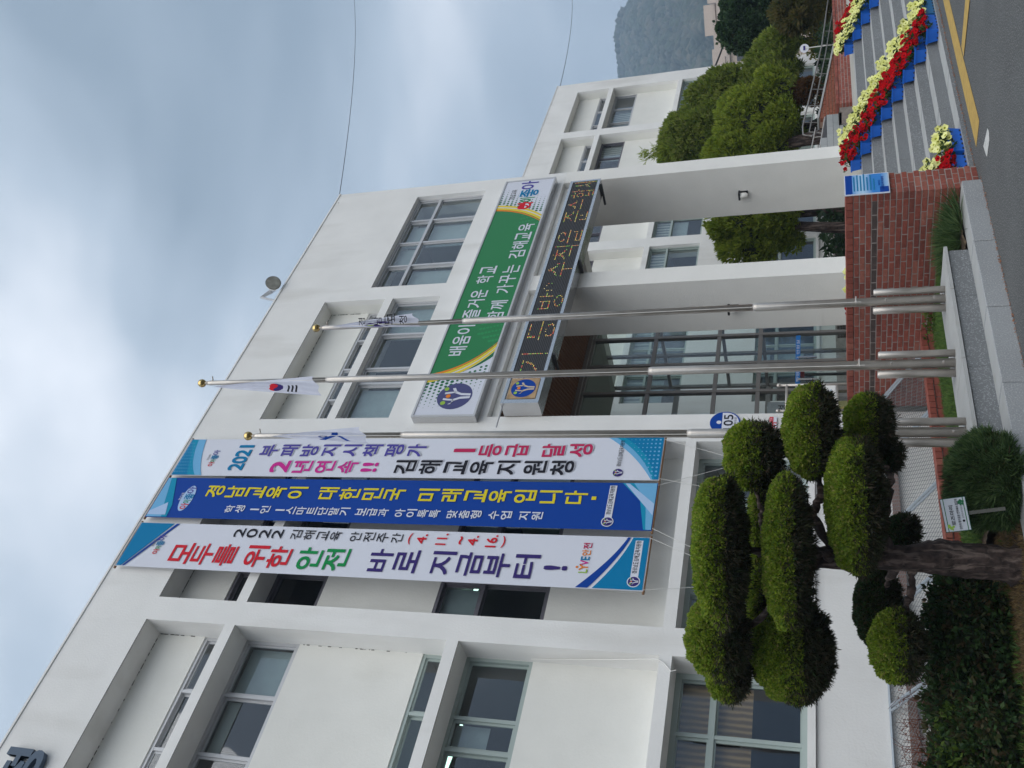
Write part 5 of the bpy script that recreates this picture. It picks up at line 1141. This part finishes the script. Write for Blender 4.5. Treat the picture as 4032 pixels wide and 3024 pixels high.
b = MB(); put(b, '천연의 향기로운 언덕에서 즐겁게', -.12, .12, -.032, -.010, -.004, .02); b.obj('lettering', PBLK, nb_); b = MB(); put(b, '김해교육지원청', -.035, .07, -.058, -.045, -.004, .0); b.obj('lettering', PBLK, nb_); b = MB(); disc(b, -.055, -.052, .010, -.004, 10); b.obj('emblem', PBLK, nb_)
for (cx, cz, s_, m) in ((-.10, .045, 1, PLIME), (.095, -.055, 1, SDGR)):
    b = MB()
    for i in range(14): disc(b, cx + random.gauss(0, .012), cz + random.gauss(0, .012), random.uniform(.005, .012), -.0042 - i * .00002, 6)
    b.obj('leaf_print', m, nb_)
b = MB(); b.box(-.014, .014, .013, .025, -.36, .06); b.obj('post', flat('post_grey', (.10, .10, .09)), nb_)
# dark hedge on the left
def hedge(name, label, boxes, m, size, n, cat='hedge', width=.5, k=3, stemsm=BARK, core=.7):
    h = thing(name, label, cat, boxes[0][:3])
    Pn = []; Nn = []
    for (x, y, z, a, b_, c) in boxes:
        q, w = ell_pts((x, y, z), a, b_, c, int(n * a * c), .16, False, x * 3, -.9); Pn.append(q); Nn.append(w)
    Pn = np.concatenate(Pn); Nn = np.concatenate(Nn); Pn = Pn + rng.normal(0, .035, Pn.shape)
    foliage('leaves', Pn, Nn, size, m, h, k, .8, width)
    b = MB()
    for (x, y, z, a, b_, c) in boxes:
        m0 = MB(); m0.sphere((0, 0, 0), 1, 16); V = np.array(m0.v) * np.array([a, b_, c]) * core; V = np.array((x, y, z)) + V[:, :1] * r3 + V[:, 1:2] * f3 + V[:, 2:] * u3; b.add([tuple(q) for q in V], m0.f)
    stuff(S(b.obj('inner_mass', MATS['foliage_core']), h)); return h
hedge('clipped_hedge', 'dark broadleaf shrub directly left of the juniper trunk', [(4.75, 7.62, .55, .38, .3, .30), (5.0, 7.45, .62, .25, .22, .2)], LEAF_H, .055, 22000)
hedge('clipped_hedge', 'dark hedge shrub under the low rounded juniper pad', [(4.40, 7.95, .54, .40, .34, .32), (4.1, 7.75, .45, .34, .3, .24)], LEAF_H, .055, 22000)
hedge('clipped_hedge', 'dark hedge shrub with some lime leaves at the left edge of the garden', [(3.85, 8.25, .56, .42, .34, .33), (3.55, 7.95, .44, .34, .3, .25), (3.3, 8.5, .55, .45, .35, .33)], LEAF_H, .058, 22000)
q, w = ell_pts((4.02, 8.02, .72), .35, .2, .12, 260, .2, False, 2, -.3); lm = thing('lime_shrub', 'sprigs of lime green leaves on top of the dark hedge', 'shrub', (4.0, 8.0, .6)); foliage('leaves', q, w, .05, LEAF_L, lm, 3, .8, .5)
q, w = ell_pts((3.72, 8.0, .62), .3, .2, .2, 200, .2, False, 2, -.3); foliage('leaves', q, w, .05, LEAF_L, lm, 3, .8, .5)
# red twiggy shrub
rs = thing('red_twig_shrub', 'reddish bare twiggy shrub standing above the dark hedge', 'shrub', (4.1, 8.35, .4)); b = MB()
for i in range(90):
    x, y = random.uniform(3.2, 4.75), random.uniform(8.2, 8.5); h = random.uniform(.38, .78); dx, dy = random.gauss(0, .12), random.gauss(0, .08)
    p0 = (x, y, .35); p1 = (x + dx * .5, y + dy * .5, .35 + h * .5); p2 = (x + dx, y + dy, .35 + h); b.tube([p0, p1, p2], [.006, .004, .002], 4, cap=False)
    for j in range(7): t_ = random.uniform(.4, 1); q = (x + dx * t_, y + dy * t_, .35 + h * t_); b.tube([q, (q[0] + random.gauss(0, .07), q[1] + random.gauss(0, .07), q[2] + random.uniform(.02, .10))], [.0028, .0012], 3, cap=False)
stuff(S(b.obj('twigs', REDLEAF), rs))
n = 500; Pn = np.stack([rng.uniform(3.2, 4.75, n), rng.uniform(8.15, 8.55, n), rng.uniform(.7, 1.12, n)], 1); foliage('small_leaves', Pn, rng.normal(0, 1, (n, 3)), .022, REDLEAF, rs, 2, .8, .3)
ds = thing('dry_seedling', 'small dry weed growing on the low brick wall behind the name board', 'plant', (5.95, 8.9, .5))
n = 180; Pn = np.stack([rng.normal(5.98, .06, n), rng.normal(8.95, .06, n), rng.uniform(.52, .78, n)], 1); foliage('dry_leaves', Pn, rng.normal(0, 1, (n, 3)), .035, DEAD, ds, 2, .8, .3)
# lawns and grasses
def grass(name, x0, x1, y0, y1, z, n, h, m, lean=(0, 0), w=.10, zf=None):
    Pn = np.stack([rng.uniform(x0, x1, n), rng.uniform(y0, y1, n), np.full(n, z) if zf is None else 0 * np.zeros(n)], 1)
    if zf is not None: Pn[:, 2] = zf(Pn[:, 0], Pn[:, 1])
    Nn = np.stack([rng.normal(lean[0], .35, n), rng.normal(lean[1], .35, n), np.ones(n)], 1); V, F = tuft_arrays(Pn, Nn, h, 3, .3, w); o = link(name, npmesh(name, V, F, m)); stuff(o)
    return tag(o, {'lawn': 'short green grass between the granite terrace and the low brick wall', 'dry_turf': 'dry brown turf and litter under the juniper and hedge'}.get(name, name), 'grass')
grass('lawn', 5.8, 9.85, 7.42, 8.58, .34, 15000, .065, LAWN)
grass('dry_turf', -.5, 5.7, 6.72, 8.4, 0, 26000, .040, DEAD, zf=gz)
o = grass('green_tussocks', 3.0, 5.6, 7.3, 7.7, 0, 450, .07, LAWN, zf=gz); o['label'] = 'darker green grass tussocks at the foot of the hedge'
gt = thing('grass_clump', 'arching clump of ornamental grass against the brick wall at the end of the granite terrace', 'grass', (9.5, 6.95, .22))
n = 900; Pn = np.stack([rng.normal(9.55, .13, n), rng.normal(7.0, .16, n), np.full(n, .22)], 1); d = Pn - np.array([9.55, 7.0, .22]); Nn = d * 3 + np.array([0, 0, .8]); foliage('blades', Pn, Nn, .26, LEAF_R, gt, 3, .35, .035)
gw = thing('weed', 'small leafy weed at the foot of the brick wall between two flagpoles', 'plant', (9.6, 8.2, .34)); n = 120; Pn = np.stack([rng.normal(9.7, .1, n), rng.normal(8.3, .15, n), rng.uniform(.34, .5, n)], 1); foliage('leaves', Pn, rng.normal(0, 1, (n, 3)) + [0, 0, 1], .05, LEAF_L, gw, 2, .6, .4)
n = 1000; t_ = rng.uniform(0, 1, n); Pn = np.stack([rng.uniform(5.6, 20, n), 6.385 - rng.exponential(.018, n), rng.uniform(.002, .012, n)], 1); Pn[:, 1] += np.where(Pn[:, 0] > 9.9, .16, 0)
o = foliage('fallen_leaves', Pn, np.tile([0, 0, .3], (n, 1)), .014, ORLEAF, None, 2, 1.0, .6); tag(o, 'orange leaf litter blown into the gutter along the kerb and bottom step', 'litter')

# ------------------------------------------------------------------ conifers and shrubs at the right
def plume_tree(name, label, trunk, blobs, m, size, dens, cat='tree', up=.9, stems=1, k=4, width=.2, spread=.35, core=.74):
    t = thing(name, label, cat, trunk); Pn = []; Nn = []; cb_ = MB()
    for i, (x, y, z, ar, af, az) in enumerate(blobs):
        # plume clusters over the blob surface
        q, w = ell_pts((x, y, z), ar, af, az, int(dens * (ar * az + ar * af + af * az)), .10, False, i * 2.3, -.75)
        nc = max(8, int(44 * ar * az)); cc, cw = ell_pts((x, y, z), ar * .98, af * .98, az * .98, nc, .1, False, i, -.7)
        for c_, w_ in zip(cc, cw):
            s = random.uniform(.14, .26) * (1 if ar > .6 else .7); mloc = 150; g = rng.normal(0, 1, (mloc, 3)); g /= np.linalg.norm(g, axis=1, keepdims=True)
            Pn.append(c_ + g * np.array([s, s, s * 1.35])); Nn.append(g * .7 + np.array([0, 0, up]) + w_ * .3)
        Pn.append(q + rng.normal(0, .05, q.shape)); Nn.append(w * .6 + np.array([0, 0, up]))
        m0 = MB(); m0.sphere((0, 0, 0), 1, 16); V = np.array(m0.v) * np.array([ar, af, az]) * core; V = np.array((x, y, z)) + V[:, :1] * r3 + V[:, 1:2] * f3 + V[:, 2:] * u3; cb_.add([tuple(q_) for q_ in V], m0.f)
    foliage('crown', np.concatenate(Pn), np.concatenate(Nn), size, m, t, k, spread + .25, width * 1.3); stuff(S(cb_.obj('crown_core', MATS['foliage_core']), t))
    b = MB()
    for s in range(stems):
        x, y = trunk[0] + random.gauss(0, .35) * (stems > 1), trunk[1] + random.gauss(0, .3) * (stems > 1); bx = blobs[0]
        b.tube([(x, y, trunk[2] - .1), (x + (bx[0] - x) * .3, y + (bx[1] - y) * .3, trunk[2] + 1.0), (x + (bx[0] - x) * .8, y + (bx[1] - y) * .8, bx[2])], [.11, .09, .05], 8)
    S(b.obj('trunk', BARK), t); return t
plume_tree('garden_conifer', 'tall dark green spreading conifer in front of the far wing, wispy shoots at its top', (25.2, 14.1, 1.1),
           [(24.54, 14.36, 4.07, 1.09, .87, 1.85), (24.52, 13.91, 5.03, .80, .64, .95), (25.54, 13.52, 3.63, 1.09, .87, 1.62), (25.52, 13.28, 4.18, .66, .52, 1.05), (26.29, 13.25, 3.05, .87, .70, .80), (26.85, 12.9, 2.85, .70, .58, .62)],
           LEAF_C, .15, 420, stems=4)
q = np.array([(24.0 + random.gauss(0, .10), 13.77 + random.gauss(0, .1), 5.75 + random.random() * .9) for _ in range(90)]); wt = thing('wispy_shoots', 'thin wispy pale shoots rising above the tall conifer', 'branch', (24, 13.8, 5.7))
foliage('shoots', q, np.tile([-.2, .3, 1.], (90, 1)), .20, LEAF_CL, wt, 4, .5, .10)
plume_tree('garden_conifer', 'light green feathery conifer beside the right portico fin', (21.9, 12.7, 1.1),
           [(21.93, 12.89, 3.31, .74, .6, 1.0), (22.49, 12.36, 3.17, .73, .57, .88), (23.06, 11.98, 2.85, .54, .41, .56), (21.69, 12.83, 3.93, .45, .36, .52)], LEAF_CL, .13, 500, stems=4)
plume_tree('garden_conifer', 'light green conifer seen between the two portico fins', (18.9, 13.1, 1.1),
           [(19.02, 12.91, 3.26, .65, .52, .86), (18.58, 13.31, 3.38, .42, .33, .62), (19.17, 12.99, 2.75, .65, .52, .62)], LEAF_CL, .12, 520, stems=4)
plume_tree('broadleaf_tree', 'dark glossy rounded tree behind the conifers at the top right of the steps', (33.4, 14.4, 1.1),
           [(33.52, 14.31, 3.67, 1.07, .85, 1.25), (33.0, 14.52, 4.36, .71, .57, .71), (33.3, 14.86, 3.01, .62, .5, .8), (33.79, 13.81, 4.08, .53, .43, .8)], LEAF_DK, .12, 420, up=.2, width=.6, spread=.9, k=3)
plume_tree('bronze_conifer', 'low bronze green conifer bush in the brick planter at the right edge', (26.9, 11.5, 1.35), [(26.99, 11.45, 1.98, .56, .45, .77), (26.78, 11.5, 2.23, .42, .34, .42)], LEAF_BR, .19, 200, up=.5)
plume_tree('clipped_round_shrub', 'round yellow green clipped shrub behind the handrail', (33.4, 15.4, 1.1), [(33.6, 15.5, 1.75, .60, .5, .46)], LEAF_Y, .09, 450, up=.2, width=.5, cat='shrub')
plume_tree('rust_shrub', 'small rust coloured conifer shrub by the handrail', (23.3, 12.1, 1.5), [(23.29, 12.09, 2.06, .24, .2, .25)], LEAF_RU, .10, 600, up=.7, cat='shrub')
for (x, y, z, lab) in ((25.8, 12.1, 2.14, 'small round white sign on a thin post nearer the wing windows'), (29.5, 12.9, 2.06, 'small round white sign on a thin post in front of the yellow green shrub')):
    t = thing('round_sign', lab, 'sign', (x, y, 1.3)); b = MB(); b.tube([(0, 0, 0), (0, 0, z - 1.3)], .015, 6); b.obj('post', WHITEP, t)
    m0 = MB(); disc(m0, 0, 0, .12, 0, 18); m0.v = [(v[0] * .7, v[0] * -.72, v[2]) for v in m0.v]; o = m0.obj('disc', BW, t); o.location = (0, 0, z - 1.3)
    m0 = MB(); m0.box(-.06, .06, -.001, .001, -.02, .03); m0.v = [(v[0] * .7 - .01, v[0] * -.72 - .012, v[2]) for v in m0.v]; o = m0.obj('blue_print', PUR, t); o.location = (0, 0, z - 1.3)
# low dark shrubs and shade under the conifers
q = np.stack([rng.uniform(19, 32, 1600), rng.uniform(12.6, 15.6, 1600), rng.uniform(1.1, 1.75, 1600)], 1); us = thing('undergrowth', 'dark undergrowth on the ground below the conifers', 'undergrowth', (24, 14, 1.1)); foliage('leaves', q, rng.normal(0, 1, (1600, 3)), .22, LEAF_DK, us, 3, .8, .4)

# ------------------------------------------------------------------ far buildings, hill, air
def block_house(x, y, w, d, z1, m, label, floors):
    t = thing('apartment_house', label, 'building', (x, y, -1.9), 'houses at the foot of the hill', .42); b = MB(); b.box(-w / 2, w / 2, -d / 2, d / 2, 0, z1 + 1.9); b.obj('wall', m, t)
    b = MB(); b.box(-w / 2 - .5, w / 2 + .5, -d / 2 - .5, d / 2 + .5, z1 + 1.9, z1 + 2.5); b.box(-w / 4, w / 8, -d / 4, d / 4, z1 + 2.5, z1 + 4.6); b.obj('roof', flat('house_roof', (.5, .42, .36)), t)
    for f in range(floors):
        for k in range(int(d // 3)):
            y0 = -d / 2 + 1 + k * 3; z = z1 + 1.9 - 2.6 - f * 3; b = MB(); b.box(-w / 2 - .05, -w / 2 + .05, y0, y0 + 1.6, z, z + 1.4); b.obj('window', DARKG, t)
        for k in range(int(w // 3)):
            x0 = -w / 2 + 1 + k * 3; z = z1 + 1.9 - 2.6 - f * 3; b = MB(); b.box(x0, x0 + 1.6, -d / 2 - .05, -d / 2 + .05, z, z + 1.4); b.obj('window', DARKG, t)
HB = [flat('house_beige', (.52, .42, .33)), flat('house_white', (.62, .60, .56)), flat('house_tan', (.45, .36, .28))]
for i, (az, dist, w, d, z1) in enumerate([(21.3, 205, 16, 12, 20.5), (22.2, 190, 9, 9, 17.0), (23.0, 215, 14, 12, 22.5), (24.2, 185, 10, 10, 17.6), (25.4, 200, 10, 12, 19.8), (26.3, 190, 8, 8, 17.2), (27.2, 195, 12, 10, 17.0)]):
    a = math.radians(az); block_house(math.cos(a) * dist, math.sin(a) * dist, w, d, z1, HB[i % 3], ['beige house block lowest at the right edge of the frame, below the hill', 'small white house between two beige blocks below the hill', 'tall beige apartment block below the hill', 'white house front with rows of dark windows below the hill', 'tan house with a roof room, leftmost but two below the hill', 'small beige house peeping over the conifer below the hill', 'white house almost hidden by the tall conifer below the hill'][i], 3)
HILLM = mat('hill_forest', (0.03, 0.04, 0.03), 0.95, var=.45, vscale=.035, detail=6, dirt=((.16, .15, .11), .02, .58, .5, 1))
na, nr = 220, 120; az = np.radians(np.linspace(-8, 62, na)); rr = np.linspace(330, 1150, nr); AZ, RR = np.meshgrid(az, rr)
prof = np.interp(np.degrees(AZ), [-8, 0, 8, 14, 18, 20.3, 21.3, 22.2, 23, 24, 25.5, 27, 30, 36, 45, 62], [40, 55, 80, 105, 128, 146, 161, 171, 174, 175, 173, 172, 160, 140, 110, 60])
tt = np.clip((RR - 330) / 560, 0, 1); fall = np.clip(1 - np.clip(RR - 890, 0, 260) / 300, 0, 1)
H = prof * (tt ** 1.15) * fall; rg = rng.normal(0, 1, H.shape)
Hn = 7 * np.sin(AZ * 60) * np.sin(RR / 55 + 3 * np.sin(AZ * 22)) + 5 * np.sin(AZ * 130 + RR / 30) + 2.0 * rg
H = H + Hn * np.clip(tt * 3, 0, 1) * np.clip((885 - RR) / 120, 0.0, 1) * .7 - 2
V = np.stack([RR * np.cos(AZ), RR * np.sin(AZ), H], -1).reshape(-1, 3); i = np.arange((nr - 1) * na).reshape(nr - 1, na)[:, :-1].ravel()
struct(link('hill', npmesh('hill', V, np.stack([i, i + 1, i + na + 1, i + na], 1), HILLM, smooth=True)))
# trees on the slope and along the ridge, joined: nobody could count them
def blob_forest(name, pts, sz, m):
    b = bmesh.new(); bmesh.ops.create_icosphere(b, subdivisions=1, radius=1); bv = np.array([v.co for v in b.verts]); bf = np.array([[v.index for v in f.verts] for f in b.faces]); b.free()
    n = len(pts); k = len(bv); s = sz[:, None, None] * (1 + .25 * rng.uniform(-1, 1, (n, k, 1))); V = pts[:, None] + bv[None] * s; F = bf[None] + (np.arange(n) * k)[:, None, None]
    return stuff(link(name, npmesh(name, V.reshape(-1, 3), F.reshape(-1, 3), m)))
hm = mat('hill_trees', (.05, .08, .04), .95, island=[(.012, .022, .014), (.05, .07, .04), (.028, .04, .026), (.10, .095, .07), (.04, .055, .04)])
a = np.radians(rng.uniform(17, 30, 9000)); q = rng.uniform(360, 885, 9000); hp = np.interp(np.degrees(a), [14, 18, 20.3, 21.3, 22.2, 23, 24, 25.5, 27, 30], [105, 128, 146, 161, 171, 174, 175, 173, 172, 160]); tq = np.clip((q - 330) / 560, 0, 1)
hh = hp * tq ** 1.15 + (7 * np.sin(a * 60) * np.sin(q / 55 + 3 * np.sin(a * 22)) + 5 * np.sin(a * 130 + q / 30)) * np.clip(tq * 3, 0, 1) * np.clip((885 - q) / 120, 0, 1) * .7 - 1
o = blob_forest('hillside_forest', np.stack([q * np.cos(a), q * np.sin(a), hh], 1), rng.uniform(2.2, 5.0, 9000), hm); tag(o, 'bluish green forest covering the hillside beyond the wing', 'forest')
a = np.radians(np.concatenate([rng.uniform(21.8, 23.4, 160), rng.uniform(23.55, 27, 260), rng.uniform(18, 21.8, 160)])); hp = np.interp(np.degrees(a), [14, 18, 20.3, 21.3, 22.2, 23, 24, 25.5, 27], [105, 128, 146, 161, 171, 174, 175, 173, 172])
o = blob_forest('ridge_trees', np.stack([893 * np.cos(a), 893 * np.sin(a), hp + rng.uniform(-1, 4.5, len(a)) * np.where(np.degrees(a) > 21.8, 1, .4)], 1), rng.uniform(2, 4.2, len(a)), hm); tag(o, 'line of trees along the flat top of the hill', 'trees')
# old wall under the ridge
b = MB(); aa = np.radians(np.linspace(22.0, 27.5, 40)); 
for i in range(39):
    h0, h1_ = [float(np.interp(math.degrees(x), [21.3, 22.2, 23, 24, 25.5, 27, 30], [161, 171, 174, 175, 173, 172, 160])) for x in (aa[i], aa[i + 1])]
    p, q = (880 * math.cos(aa[i]), 880 * math.sin(aa[i])), (880 * math.cos(aa[i + 1]), 880 * math.sin(aa[i + 1]))
    b.add([(p[0], p[1], h0 - 9), (q[0], q[1], h1_ - 9), (q[0], q[1], h1_ - 3), (p[0], p[1], h0 - 3), (p[0] + 4, p[1] + 2, h0 - 3), (q[0] + 4, q[1] + 2, h1_ - 3)], [(0, 1, 2, 3), (3, 2, 5, 4)])
tag(b.obj('ridge_wall', flat('ridge_wall_stone', (.20, .17, .14))), 'pale stone fortress wall along the top of the hill', 'wall')
# haze: one closed box of thin even air
HZ = bpy.data.materials.new('haze_air'); HZ.use_nodes = True; t = HZ.node_tree; t.nodes.remove(t.nodes['Principled BSDF'])
pv = t.nodes.new('ShaderNodeVolumePrincipled'); pv.inputs['Color'].default_value = (.54, .72, .95, 1); pv.inputs['Density'].default_value = 0.00085; pv.inputs['Anisotropy'].default_value = 0.0
t.links.new(pv.outputs[0], t.nodes['Material Output'].inputs['Volume'])
b = MB(); b.box(-3100, 3100, -3100, 3100, -3, 215); stuff(b.obj('haze', HZ))
